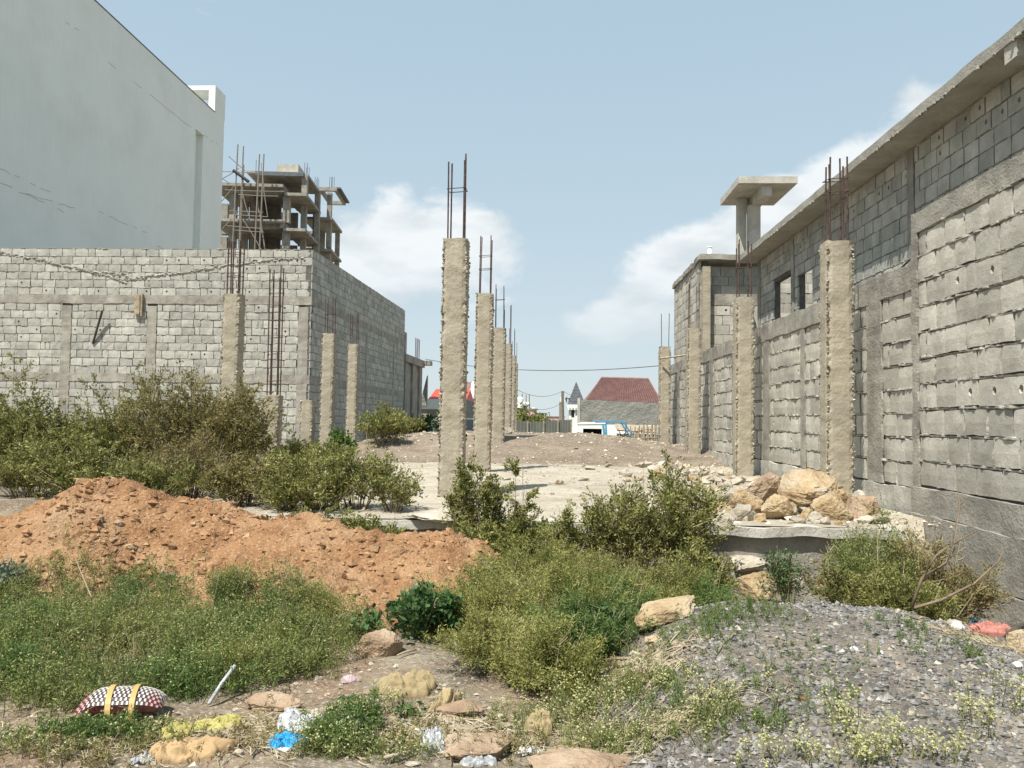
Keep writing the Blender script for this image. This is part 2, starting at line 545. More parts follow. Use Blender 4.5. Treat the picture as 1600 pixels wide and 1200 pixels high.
GX = np.array([-0.6, 0.0, 0.42, 0.88, 1.2, 1.55, 2.2, 2.65, 2.96, 3.35, 3.8])
GZ = np.array([-0.12, 0.02, 0.19, 0.37, 0.42, 0.44, 0.44, 0.35, 0.22, 0.0, -0.35])


def gravel_z(x, y):
    x = np.asarray(x, float)
    y = np.asarray(y, float)
    crest = np.interp(x + 0.1 * vnoise(x * 1.5, y * 1.5, 8), GX, GZ)
    tb = np.clip(1 - (y - 5.2) / 1.15, 0, 1)
    tf = 0.30 + 0.70 * smooth(2.2, 5.2, y)
    h = np.where(y > 5.2, (crest + 0.35) * smooth(0, 1, tb) - 0.35, crest * tf + 0.02)
    left = smooth(-0.5, 0.9, x - 0.12 * (5.2 - y))
    h = np.where(y < 5.2, h * left - 0.03 * (1 - left), h)
    h = h + 0.05 * fbm(x * 1.6, y * 1.6, 3, 51) + 0.018 * fbm(x * 9, y * 9, 3, 52)
    edge = smooth(3.75, 3.3, x) if False else 1.0
    return h * edge


def surf_z(x, y):
    """highest surface at a spot: bare ground, dirt heap or gravel heap"""
    z = ground_z(x, y)
    z = np.maximum(z, pile_z(x, y))
    fl_ = (np.asarray(x) > -6.1) & (np.asarray(x) < 4.86) & (np.asarray(y) > 9.0) & (np.asarray(y) < 21.6)
    z = np.where(fl_, np.maximum(z, 0.46), z)
    ins = (np.asarray(x) > -0.6) & (np.asarray(x) < 3.8) & (np.asarray(y) < 6.4)
    return np.where(ins, np.maximum(z, gravel_z(x, y)), z)


def sz(x, y):
    return float(surf_z(np.array([x]), np.array([y]))[0])


def grid_obj(name, xs, ys, zf, m, smooth_=True):
    X, Y = np.meshgrid(xs, ys)
    Z = zf(X, Y)
    v = np.stack([X.ravel(), Y.ravel(), Z.ravel()], 1)
    nx, ny = len(xs), len(ys)
    i = np.arange(ny - 1)[:, None] * nx + np.arange(nx - 1)[None, :]
    q = np.stack([i, i + 1, i + nx + 1, i + nx], -1).reshape(-1, 4)
    return link(name, np_mesh(name, v, q, m, smooth_))


xs = np.concatenate([-np.geomspace(2500, 14.5, 24), np.arange(-14, 8.01, 0.09), np.geomspace(8.6, 2500, 24)])
ys = np.concatenate([-np.geomspace(600, 2, 12), np.arange(1.2, 14, 0.08), np.arange(14, 46, 0.25), np.geomspace(47, 3500, 30)])
g = grid_obj('ground', xs, ys, ground_z, MT['ground'])
tag(g, kind='structure')
# soil bank gets its own sheet just above the ground
mb_xs = np.arange(-8.4, 6.4, 0.12)
mb_ys = np.arange(19.4, 36.0, 0.14)


def bank_z(x, y):
    e = np.minimum(np.minimum(x + 8.4, 6.3 - x), np.minimum(y - 19.4, 35.9 - y))
    return ground_z(x, y) + 0.03 * smooth(0, 0.6, e) - 0.03 + 0.05 * np.abs(fbm(x * 2.5, y * 2.5, 3, 77)) * smooth(0, 0.6, e)


b_ = grid_obj('soil_bank', mb_xs, mb_ys, bank_z, MT['mound'])
tag(b_, kind='structure')


# platform: pale screed floor on a foundation
def floor_z(x, y):
    e = np.minimum(np.minimum(x + 6.1, 4.86 - x), np.minimum(y - 9.0, 21.6 - y))
    drop = -2.0 * smooth(3.95, 4.08, x) * (1 - smooth(9.7, 10.0, y))
    return drop + 0.46 + (0.035 * fbm(x * 0.8, y * 0.8, 3, 61) + 0.02 * fbm(x * 5, y * 5, 3, 62)) * smooth(0, 0.5, e) * 1.0


fl = grid_obj('concrete_floor', np.arange(-6.1, 4.861, 0.0802), np.arange(9.0, 21.7, 0.1), floor_z, MT['floor'])
tag(fl, kind='structure')


# ------------------------------------------------------------------ platform foundation
def rough_box(name, m, parent, L, D, z0, z1, loc, rz=0, amp=0.02, step=0.12, seed=0, front_only=False):
    """long concrete member, local x along, y into, with rough uneven faces"""
    nx = max(2, int(L / step))
    ring = []
    k = max(1, int((z1 - z0) / step))
    kd = max(1, int(D / (step * 2)))
    for i in range(k):
        ring.append((0.0, z0 + (z1 - z0) * i / k))
    for i in range(kd):
        ring.append((D * i / kd, z1))
    for i in range(k):
        ring.append((D, z1 - (z1 - z0) * i / k))
    for i in range(kd):
        ring.append((D - D * i / kd, z0))
    ring = np.array(ring)
    n = len(ring)
    xs_ = np.linspace(0, L, nx + 1)
    X = np.repeat(xs_, n)
    Y = np.tile(ring[:, 0], nx + 1)
    Z = np.tile(ring[:, 1], nx + 1)
    dy = amp * fbm(X * 3 + 7 * seed, Z * 3 + Y * 2, 4, seed)
    dz = amp * fbm(X * 3.3 + 3 * seed, Y * 3, 4, seed + 5)
    v = np.stack([X, Y + dy, Z + dz], 1)
    q = []
    for i in range(nx):
        for j in range(n):
            q.append((i * n + j, (i + 1) * n + j, (i + 1) * n + (j + 1) % n, i * n + (j + 1) % n))
    me = bpy.data.meshes.new(name)
    f = q + [tuple(range(n)), tuple(nx * n + j for j in range(n - 1, -1, -1))]
    me.from_pydata([tuple(p) for p in v], [], f)
    me.materials.append(m)
    me.update()
    o = link(name, me, parent, loc)
    o.rotation_euler = (0, 0, rz)
    return o


fd = thing('platform_foundation', 'low concrete foundation wall with overhanging slab lip below the sandstone boulders', 'foundation', (-6.1, 8.94, 0))
rough_box('slab_edge', MT['concrete_lt'], fd, 10.15, 0.42, 0.345, 0.452, (0, 0, 0), amp=0.03, step=0.07, seed=3)
rough_box('foundation_face', MT['concrete'], fd, 10.1, 0.25, -0.75, 0.343, (0.02, 0.10, 0), amp=0.03, step=0.12, seed=4)


# ------------------------------------------------------------------ block walls
def block_mesh(name, L, H, D, seed, m, hole=False, amp=0.006):
    rnd = random.Random(seed)
    v, f = [], []
    nx, nz = 3, 2
    if not hole:
        for j in range(nz + 1):
            for i in range(nx + 1):
                ex = i in (0, nx)
                ez = j in (0, nz)
                x = L * i / nx + rnd.uniform(-amp, amp) * (1.6 if not ex else 1)
                z = H * j / nz + rnd.uniform(-amp, amp)
                y = rnd.uniform(0, amp * 0.8) + (amp * 1.2 if (ex and ez) else (amp * 0.5 if ex or ez else 0))
                v.append((x, y, z))
        for j in range(nz):
            for i in range(nx):
                a = j * (nx + 1) + i
                f.append((a, a + 1, a + nx + 2, a + nx + 1))
        border = [i for i in range(nx + 1)] + [j * (nx + 1) + nx for j in range(1, nz + 1)] + \
                 [nz * (nx + 1) + i for i in range(nx - 1, -1, -1)] + [j * (nx + 1) for j in range(nz - 1, 0, -1)]
    else:
        cx, cz, r = L * rnd.choice((0.3, 0.7)), H * 0.55, min(0.13 * H, 0.05)
        corners = [(0, 0), (L / 2, 0), (L, 0), (L, H / 2), (L, H), (L / 2, H), (0, H), (0, H / 2)]
        for (x, z) in corners:
            v.append((x + rnd.uniform(-amp, amp) * 0.8, amp * 0.5, z + rnd.uniform(-amp, amp) * 0.8))
        angs = [-135, -90, -45, 0, 45, 90, 135, 180]
        for lvl, y in ((1, 0.0), (0.85, 0.09)):
            for a in angs:
                v.append((cx + r * lvl * rnd.uniform(0.8, 1.2) * math.cos(R(a)), y, cz + 1.25 * r * lvl * math.sin(R(a))))
        for k in range(8):
            f.append((k, (k + 1) % 8, 8 + (k + 1) % 8, 8 + k))
            f.append((8 + k, 8 + (k + 1) % 8, 16 + (k + 1) % 8, 16 + k))
        f.append(tuple(16 + k for k in range(8)))
        border = list(range(8))
    n0 = len(v)
    for b in border:
        p = v[b]
        v.append((min(max(p[0], 0.0), L), D, min(max(p[2], 0.0), H)))
    nb = len(border)
    for k in range(nb):
        f.append((border[(k + 1) % nb], border[k], n0 + k, n0 + (k + 1) % nb))
    me = bpy.data.meshes.new(name)
    me.from_pydata(v, [], f)
    me.materials.append(m)
    me.update()
    return me


MAIN_INV = None


def block_wall(name, label, cat, p0, p1, z0, z1, ch, bl, thick=0.2, holes=(), ties=(), beams=(), mblock='block', rough=0.02,
               max_parts=300, sort_near=True, seed=1, group=None, joint=0.014, tie_proud=0.012, hole_p=0.07, amp=0.006, slot_rows=(),
               top_rough=True, step=0.05, core=True, skip=None, core_top=None, root=None):
    p0, p1 = Vector(p0), Vector(p1)
    d = (p1 - p0)
    L = d.length
    rz = math.atan2(d.y, d.x)
    if root is None:
        root = thing(name, label, cat, (p0.x, p0.y, 0), rz, group)
    rnd = random.Random(seed)
    mb_ = MT[mblock]
    # --- core with openings
    ss = sorted(set([0.0, L] + [h[0] for h in holes] + [h[1] for h in holes]))
    zs_ = sorted(set([z0, z1] + [h[2] for h in holes] + [h[3] for h in holes]))
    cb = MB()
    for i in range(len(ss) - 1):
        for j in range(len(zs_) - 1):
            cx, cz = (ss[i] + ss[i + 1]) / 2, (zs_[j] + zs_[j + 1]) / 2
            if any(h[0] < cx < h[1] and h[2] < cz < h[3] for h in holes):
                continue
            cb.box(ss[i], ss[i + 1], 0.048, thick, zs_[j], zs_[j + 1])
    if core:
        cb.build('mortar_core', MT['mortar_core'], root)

    def in_hole(a, b, za, zb):
        return any(h[0] < (a + b) / 2 < h[1] and h[2] < (za + zb) / 2 < h[3] for h in holes)
    # --- beams and tie columns
    for k, (a, b, sa, sb) in enumerate(beams):
        rough_box('bond_beam', MT['concrete'], root, sb - sa, thick + tie_proud * 2, a, b, (sa, -tie_proud, 0), amp=rough * 0.9, step=0.11, seed=seed + k)
    solid = []
    for k, t in enumerate(ties):
        sa, sb = t[0], t[1]
        ta, tb = (t[2], t[3]) if len(t) > 2 else (z0, z1)
        solid.append((sa, sb, ta, tb))
        m_ = MB()
        nz = max(3, int((tb - ta) / 0.12))
        vs, fs = [], []
        for i in range(nz + 1):
            z = ta + (tb - ta) * i / nz
            w1, w2 = rnd.uniform(-.02, .02) * min(1, rough / .015), rnd.uniform(-.02, .02) * min(1, rough / .015)
            y_ = -tie_proud + rnd.uniform(-.006, .004)
            vs += [(sa + w1, 0.02, z), (sa + w1, y_, z), ((sa + sb) / 2, y_ - rnd.uniform(0, .004), z), (sb + w2, y_, z), (sb + w2, 0.02, z)]
        for i in range(nz):
            for j in range(4):
                a = i * 5 + j
                fs.append((a, a + 1, a + 6, a + 5))
        fs.append((0, 4, 3, 2, 1))
        m_.add(vs, fs).build('tie_column', MT['concrete'], root)
    # --- blocks
    plain = [block_mesh('block', bl - joint, ch - joint, 0.1, seed * 31 + k, mb_, amp=amp) for k in range(6)]
    holed = [block_mesh('block', bl - joint, ch - joint, 0.1, seed * 57 + k, mb_, True, amp=amp) for k in range(3)]
    n = int(round((z1 - z0) / ch))
    items = []
    joints_h, joints_v = [], []
    for c in range(n):
        za = z0 + c * ch
        zb = za + ch
        if any(a < (za + zb) / 2 < b for (a, b, sa, sb) in beams if sa <= 0.01 and sb >= L - 0.01):
            continue
        slots = sorted([(sa, sb) for (sa, sb, ta, tb) in solid if ta < (za + zb) / 2 < tb] +
                       [(h[0], h[1]) for h in holes if h[2] < (za + zb) / 2 < h[3]])
        segs, cur = [], 0.0
        for (a, b) in slots:
            if a > cur:
                segs.append((cur, a))
            cur = max(cur, b)
        if cur < L:
            segs.append((cur, L))
        holerow = rnd.random() < 0.22
        for (a, b) in segs:
            s = a - (bl * 0.5 if c % 2 else 0) - rnd.uniform(0, 0.12) * bl
            while s < b - 0.03:
                e = s + bl * rnd.uniform(0.95, 1.04)
                if rnd.random() < 0.07:
                    e = s + bl * rnd.uniform(0.35, 0.6)
                sa, sb = max(s, a), min(e, b)
                if sb - sa > 0.06 and not (skip and skip(sa, sb, za, zb)):
                    if not any(x0 < (sa + sb) / 2 < x1 and a_ < (za + zb) / 2 < b_ for (a_, b_, x0, x1) in beams):
                        hp = 0.5 if holerow else hole_p
                        items.append((sa, sb, za, zb, rnd.random() < hp * 0.6))
                        joints_v.append((sb, za, zb))
                s = e
        joints_h.append((zb, segs))
    R3 = Matrix.Rotation(rz, 3, 'Z')
    cen = lambda it: (R3 @ Vector(((it[0] + it[1]) / 2, 0, 0)) + Vector((p0.x, p0.y, (it[2] + it[3]) / 2)) - EYE).length
    order = sorted(range(len(items)), key=lambda i: cen(items[i])) if sort_near else list(range(len(items)))

    def visible(it):
        w = R3 @ Vector(((it[0] + it[1]) / 2, 0, 0)) + Vector((p0.x, p0.y, (it[2] + it[3]) / 2))
        q = CAM_ROT.transposed() @ (w - EYE)
        if q.z > -0.1:
            return False
        return abs(q.x / -q.z) * FPX < 850 and abs(q.y / -q.z) * FPX < 640
    order = [i for i in order if visible(items[i])] + [i for i in order if not visible(items[i])]
    rest = MB()
    for rank, i in enumerate(order):
        sa, sb, za, zb, hl = items[i]
        me = rnd.choice(holed if hl and (sb - sa) > 0.6 * bl else plain)
        sx = (sb - sa - joint) / (bl - joint)
        off = Vector((sa + joint / 2, rnd.uniform(-amp, amp) * 0.9, za + joint / 2 + rnd.uniform(-.2, .2) * joint))
        tilt = rnd.uniform(-1, 1) * amp * 0.9
        if rank < max_parts and visible(items[i]):
            o = bpy.data.objects.new('block', me)
            COL.objects.link(o)
            o.parent = root
            o.location = off
            o.scale = (sx, 1, 1)
            o.rotation_euler = (0, tilt, 0)
        else:
            vs = [(p.co.x * sx + off.x, p.co.y + off.y, p.co.z + off.z) for p in me.vertices]
            rest.add(vs, [tuple(p.vertices) for p in me.polygons])
    if rest.v:
        o = rest.build('far_blocks', mb_, root)
        o['kind'] = 'stuff'
    # --- squeezed mortar along the joints
    if rough > 0:
        mm = MB()
        for (z, segs) in joints_h:
            for (a, b) in segs:
                k = max(2, int((b - a) / step))
                vs = []
                big = rnd.random() < 0.5
                base = rnd.uniform(-1, 1)
                for i in range(k + 1):
                    s = a + (b - a) * i / k
                    nn = mnoise.noise(Vector((s * 1.7, z * 3.1, seed)))
                    n2 = mnoise.noise(Vector((s * 9, z * 5.1, seed + 4)))
                    pr = max(-0.044, min(0.014, rough * (-0.75 + 1.7 * nn + 1.6 * n2 + 1.1 * rnd.random() ** 2)))
                    hh = joint * 0.42 + max(0.0, pr) * 0.75
                    zz = z + n2 * rough * 0.5
                    vs += [(s, 0.049, zz + hh), (s, -pr * 0.7, zz + hh * 0.6), (s, -pr, zz - hh * 0.3), (s, 0.049, zz - hh)]
                fs = []
                for i in range(k):
                    for j in range(3):
                        q = i * 4 + j
                        fs.append((q, q + 1, q + 5, q + 4))
                mm.add(vs, fs)
        for (s, za, zb) in joints_v:
            if rnd.random() < 0.3:
                vs = []
                for i in range(5):
                    z = za + (zb - za) * i / 4
                    pr = rough * rnd.uniform(-1.4, 0.3)
                    w = joint * rnd.uniform(0.3, 0.9)
                    vs += [(s - w, 0.049, z), (s, -pr, z), (s + w, 0.049, z)]
                fs = []
                for i in range(4):
                    for j in range(2):
                        q = i * 3 + j
                        fs.append((q, q + 1, q + 4, q + 3))
                mm.add(vs, fs)
        if mm.v:
            o = mm.build('mortar', MT['mortar'], root)
            o['kind'] = 'stuff'
    return root


# right boundary wall, viewed left to right = far to near (normal -X)
WX = 4.9
rw_far, rw_near = 31.0, 4.2
COLS_Y = [11.8, 17.4, 23.0, 28.6]


def S(Y):          # distance along the right wall from its far end
    return rw_far - Y


# high near stretch
bw = block_wall('block_wall', 'tall right-hand boundary wall of rough grey hollow blocks nearest the camera', 'wall',
                (WX, 10.42), (WX, rw_near), 0.84, 4.19, 0.335, 0.47, 0.24, ties=[(0, 0.14)], beams=[(4.19, 4.46, 0, 10.42 - rw_near)],
                mblock='block_warm', rough=0.030, seed=11, joint=0.042, amp=0.009)
L_ = 10.42 - rw_near
for k, (a, b, pr) in enumerate([(0.5, 0.84, 0.035), (-0.1, 0.497, 0.075), (-1.1, -0.103, 0.12)]):
    rough_box('plinth_course', MT['concrete'], bw, L_, 0.3, a, b, (0, -pr, 0), amp=0.022, step=0.09, seed=21 + k)
# lower stretch running away behind the columns
ties = [(S(Y) - 0.16, S(Y) + 0.34) for Y in COLS_Y] + [(S(Y) - 0.12, S(Y) + 0.12) for Y in (14.9, 20.3, 25.9)]
ties = sorted(t for t in ties if t[0] > 0.05) + [(S(10.43) - 0.02, S(10.43))]
bl_ = block_wall('block_wall', 'long low right-hand block wall receding behind the row of four columns', 'wall',
                 (WX + 0.04, rw_far), (WX + 0.04, 10.43), 0.79, 3.47, 0.335, 0.47, 0.22, ties=ties,
                 beams=[(3.47, 3.83, 0, rw_far - 10.43)], mblock='block_warm', rough=0.030, seed=12, joint=0.042, amp=0.009)
rough_box('plinth_course', MT['concrete_lt'], bl_, rw_far - 10.43, 0.3, -0.5, 0.787, (0, -0.03, 0), amp=0.03, step=0.14, seed=31)

# ---- house under construction behind the right wall
HX, HF = 7.0, 25.6
hs = lambda Y: HF - Y
HZ = 6.95
windows = []
for (pa, pb, ya, yb) in ((1203, 1231, 436, 520), (1240, 1262, 420, 492)):
    Ya, Yb = HX * FPX / (pa - 850), HX * FPX / (pb - 850)
    windows.append((hs(Ya), hs(Yb), 1.65 + (660 - yb) / FPX * Ya * 0.98, 1.65 + (661 - ya) / FPX * (Ya + Yb) / 2))
hties = [(hs(Y) - 0.13, hs(Y) + 0.13) for Y in (25.35, 14.9, 11.0)] + [(hs(Yb_) - 0.02, hs(Yb_) + 0.22) for Yb_ in (HX * FPX / (1231 - 850),)]
house = block_wall('unfinished_house', 'unfinished grey block house with long cantilevered concrete roof slab on the right', 'building',
                   (HX, HF), (HX, 6.0), 0.93, HZ, 0.3, 0.44, 0.22, holes=windows, ties=sorted(hties),
                   rough=0.022, seed=13, joint=0.026, amp=0.007,
                   skip=lambda a, b, za, zb: zb < 2.6)
# return and inner walls give the openings something behind them
mbx = MB()
mbx.box(0.0, HF - 6.0, 0.22, 0.24, 0.3, 0.93)
mbx.build('wall_base', MT['concrete'], house)
rs = MB()
nseg = 60
vs, fs = [], []
for i in range(nseg + 1):
    s = -0.15 + (HF - 5.6) * i / nseg
    e1 = 0.02 * mnoise.noise(Vector((s * 1.4, 0, 3))) + 0.012 * mnoise.noise(Vector((s * 6, 2, 3)))
    e2 = 0.02 * mnoise.noise(Vector((s * 1.1, 5, 3))) + 0.015 * mnoise.noise(Vector((s * 7, 9, 3)))
    vs += [(s, -0.63 + e1, HZ + 0.003), (s, -0.655 + e1, HZ + 0.16 + e2), (s, 0.24, HZ + 0.17), (s, 0.24, HZ + 0.003)]
for i in range(nseg):
    for j in range(4):
        fs.append((i * 4 + j, i * 4 + (j + 1) % 4, (i + 1) * 4 + (j + 1) % 4, (i + 1) * 4 + j))
fs += [(3, 2, 1, 0), tuple(nseg * 4 + j for j in range(4))]
rs.add(vs, fs).build('roof_slab', MT['concrete_lt'], house)
rough_box('slab_beam', MT['concrete_lt'], house, 0.28, 0.62, HZ - 0.24, HZ + 0.0, (hs(10.85), -0.6, 0), amp=0.01, seed=5)
# drips of slurry along the slab edge
dr = MB()
for i in range(90):
    s = random.uniform(0, HF - 6.2)
    dr.box(s, s + random.uniform(.02, .07), -0.66, -0.60, HZ - random.uniform(.005, .03), HZ + 0.02)
o = dr.build('slurry_drip', MT['mortar'], house)
o['kind'] = 'stuff'
cw = thing('courtyard_wall', 'sunlit block cross wall glimpsed through the window openings of the unfinished house', 'wall', (HX + 0.25, HF + 0.3, 0), 0)
block_wall('courtyard_wall', None, None, (HX + 0.25, HF + 0.3), (HX + 5.2, HF + 0.3), 2.3, 7.0, 0.335, 0.5, 0.2, rough=0.03, seed=14,
           mblock='block_warm', root=cw, max_parts=120)
bx = MB()
bx.box(HX + 5.2, HX + 5.4, 6, HF, 0.3, HZ)
bx.build('rear_wall', MT['concrete'], None)
o = bpy.data.objects['rear_wall']
tag(o, 'plain concrete back wall of the unfinished right-hand house', 'wall')

# ---- annex with shaded recess at the far end of the house
AX0, AY0, AY1, AZ = 5.43, 27.0, 32.5, 7.28
annex = block_wall('annex', 'square two-storey block annex with open corner beyond the right-hand house', 'building',
                   (AX0, AY1), (AX0, AY0), 0.93, AZ - 0.02, 0.335, 0.47, 0.22, rough=0.024, seed=15, mblock='block_warm', joint=0.017,
                   ties=[(AY1 - AY0 - 0.25, AY1 - AY0)], skip=lambda a, b, za, zb: zb < 2.9)
LA = AY1 - AY0
fr = MB()
# front pieces live in the annex frame: local x = along -Y, local y = +X
fr.box(LA + 0.003, LA + 0.30, 0.02, 0.28, 0.6, AZ - 0.25)
fr.build('corner_pier', MT['column'], annex)
rough_box('roof_slab', MT['concrete'], annex, 5.95, 2.6, AZ - 0.02 + 0.003, AZ + 0.17, (-0.1, -0.08, 0), amp=0.09, step=0.15, seed=6)
fr = MB()
fr.box(LA - 0.20, LA - 0.02, 0.26, 2.4, 5.72, 6.12)
fr.build('lintel', MT['concrete'], annex)
fr = MB()
fr.box(LA - 0.45, LA - 0.25, 1.32, 1.62, 2.6, 5.72)
fr.build('door_jamb', MT['concrete'], annex)
w1 = thing('recess_wall', 'short shaded block wall under the slab of the annex beyond the house', 'wall', (AX0 + 0.25, AY0 + 0.24, 0), 0)
block_wall('recess_wall', None, None, (AX0 + 0.25, AY0 + 0.24), (AX0 + 2.4, AY0 + 0.24), 6.12, 7.125, 0.335, 0.55, 0.15, rough=0.012, seed=16, root=w1)
w2 = thing('infill_wall', 'sunlit pale block infill below the dark lintel of the annex', 'wall', (AX0 + 0.3, AY0 + 0.02, 0), 0)
block_wall('infill_wall', None, None, (AX0 + 0.3, AY0 + 0.02), (AX0 + 1.35, AY0 + 0.02), 2.35, 5.70, 0.335, 0.5, 0.15, rough=0.03, seed=17,
           mblock='block_warm', root=w2)
pipe = MB()
pipe.tube([(0, 0, 0), (0, 0, 0.42)], 0.085, 12)
pipe.tube([(0, 0, 0.42), (0, 0, 0.46)], 0.10, 12)
o = pipe.build('pipe_stub', MT['white_paint'], None, True)
tag(o, 'short grey plastic pipe stub standing on the annex roof', 'pipe')
o.location = (5.85, 27.5, AZ + 0.15)

# ---- T-shaped concrete water-tank stand
tk = thing('tank_stand', 'T-shaped concrete tank stand with flat slab rising behind the house roof', 'water tank stand', (8.1, 31.2, 0))
m_ = MB()
vs = [(-0.62, -1.25, 10.97), (1.66, -1.25, 10.97), (1.66, 1.9, 10.97), (-0.62, 1.9, 10.97),
      (-0.62, -1.25, 11.24), (1.66, -1.25, 11.24), (1.66, 1.9, 11.24), (-0.62, 1.9, 11.24)]
m_.add(vs, [(0, 3, 2, 1), (4, 5, 6, 7), (0, 1, 5, 4), (1, 2, 6, 5), (2, 3, 7, 6), (3, 0, 4, 7)])
m_.build('slab', MT['concrete_lt'], tk)
m_ = MB()
m_.box(0.34, 0.74, -1.0, 1.7, 10.55, 10.967)
m_.build('slab_beam', MT['concrete_lt'], tk)
m_ = MB()
m_.box(0.20, 0.66, 0.30, 0.70, 5, 10.55)
m_.build('post', MT['concrete_lt'], tk)
m_ = MB()
m_.box(-0.14, 0.196, 0.72, 1.1, 5, 10.965)
m_.build('post', MT['concrete_lt'], tk)

# ---- left compound building: frontal wall and receding side wall
LX, LY = X_at(486, 31.9, 500), 31.9
LTOP = at(485, 390, 31.9).z
LBOT = LTOP - 27 * 0.335
fl_l = 15.8
front_ties, front_beams = [], []
for pxa in (98, 232, 470):
    s0_ = X_at(pxa, LY) - (LX - fl_l)
    front_ties.append((s0_ - 0.21, s0_ + 0.21, 0.2, 6.24))
lw = block_wall('block_building', 'big left-hand roofless building of pale grey blocks, sunlit front wall', 'building',
                (LX - fl_l, LY), (LX, LY), LBOT, LTOP, 0.335, 0.556, 0.28, ties=sorted(front_ties),
                beams=[(LBOT + 6.68, LBOT + 7.045, 0, fl_l), (LBOT + 3.34, LBOT + 3.71, 0, fl_l)], rough=0.03, seed=18, joint=0.030, amp=0.011, max_parts=300,
                hole_p=0.10)
sw_d = Vector((0.033, 1.0)).normalized()
sw_end = Vector((LX, LY)) + sw_d * 18.4
sw = thing('side_wall', 'shaded right-hand side wall of the left block building, receding from its corner', 'wall', (LX + 0.002, LY + 0.002, 0),
           math.atan2(sw_d.y, sw_d.x))
block_wall('side_wall', None, None, (LX + 0.002, LY + 0.002), (sw_end.x, sw_end.y), LBOT, LTOP, 0.335, 0.556, 0.28,
           ties=[(8.8, 9.1, -0.5, 6.14), (15.2, 15.5, -0.5, 6.14)], beams=[(LBOT + 6.68, LBOT + 7.045, 0, 18.4), (LBOT + 3.34, LBOT + 3.71, 0, 18.4)],
           rough=0.02, seed=19, joint=0.028, amp=0.006, max_parts=300, root=sw, core=True)
# cracks/bracing stick leaning on the front wall, formwork board
st = MB()
a_, c_ = at(160, 485, LY - 0.28), at(145, 537, LY - 0.03)
st.tube([a_, c_], 0.05, 5)
o = st.build('leaning_stick', MT['dark_wood'])
tag(o, 'dark stick poking out from the sunlit front of the left block building', 'stick')
a_ = at(211, 460, LY - 0.1)
st = MB()
st.box(a_.x, a_.x + 0.34, LY - 0.14, LY - 0.03, a_.z - 0.92, a_.z + 0.02)
st.box(a_.x + 0.09, a_.x + 0.25, LY - 0.175, LY - 0.142, a_.z - 0.86, a_.z - 0.03)
o = st.build('formwork_board', MT['wood'])
tag(o, 'short upright formwork board fixed at the beam of the left block building', 'board')
# irregular mortar band where the masonry changes
mm = MB()
for (p, q) in (((0, 395), (60, 405)), ((60, 405), (190, 437)), ((120, 420), (200, 430)), ((190, 437), (290, 425)), ((290, 425), (400, 408)),
               ((400, 408), (475, 402)), ((175, 430), (200, 446))):
    A, B = at(*p, LY - 0.02), at(*q, LY - 0.02)
    n = max(3, int((B - A).length / 0.09))
    for i in range(n):
        c = A.lerp(B, i / n) + Vector((random.uniform(-.05, .05), 0, random.uniform(-.05, .05)))
        w, h = random.uniform(.06, .14), random.uniform(.025, .055)
        pts = [(c.x + w * math.cos(t) * random.uniform(.7, 1.2), LY - 0.006, c.z + h * math.sin(t) * random.uniform(.7, 1.2)) for t in [k * math.pi / 3 for k in range(6)]]
        pts.append((c.x, LY - random.uniform(0.03, 0.06), c.z + random.uniform(0, .02)))
        mm.add([(x - (LX - fl_l), y - LY, z) for (x, y, z) in pts], [(k, (k + 1) % 6, 6) for k in range(6)])
o = mm.build('mortar_lumps', MT['mortar'], lw)
o['kind'] = 'stuff'
# concrete frame at the far end of the side wall
cf = thing('pillared_outbuilding', 'dark weathered concrete frame with pillars at the far end of the side wall', 'building', (sw_end.x, sw_end.y, 0),
           math.atan2(sw_d.y, sw_d.x))
m_ = MB()
m_.box(0.02, 6.6, -0.12, 0.7, 5.35, 5.86)
m_.build('ring_beam', MT['concrete'], cf)
for s0_ in (0.4, 2.9, 5.4):
    m_ = MB()
    m_.box(s0_, s0_ + 0.9, 0.0, 0.5, -0.6, 5.348)
    m_.build('pillar', MT['concrete'], cf)
m_ = MB()
m_.box(0.06, 6.4, 0.15, 0.4, -0.6, 5.347)
m_.build('infill_panel', MT['concrete'], cf)
m_ = MB()
m_.box(6.2, 7.1, -0.6, 0.65, 5.54, 5.863)
m_.build('beam_end', MT['concrete'], cf)
for s0_ in (0.45, 0.7, 1.0, 4.1, 4.6, 5.0, 5.5):
    m_ = MB()
    m_.tube([(s0_, 0.1, 5.8), (s0_ + 0.02, 0.1, 7.35)], 0.028, 5)
    m_.build('rebar', MT['rebar'], cf)


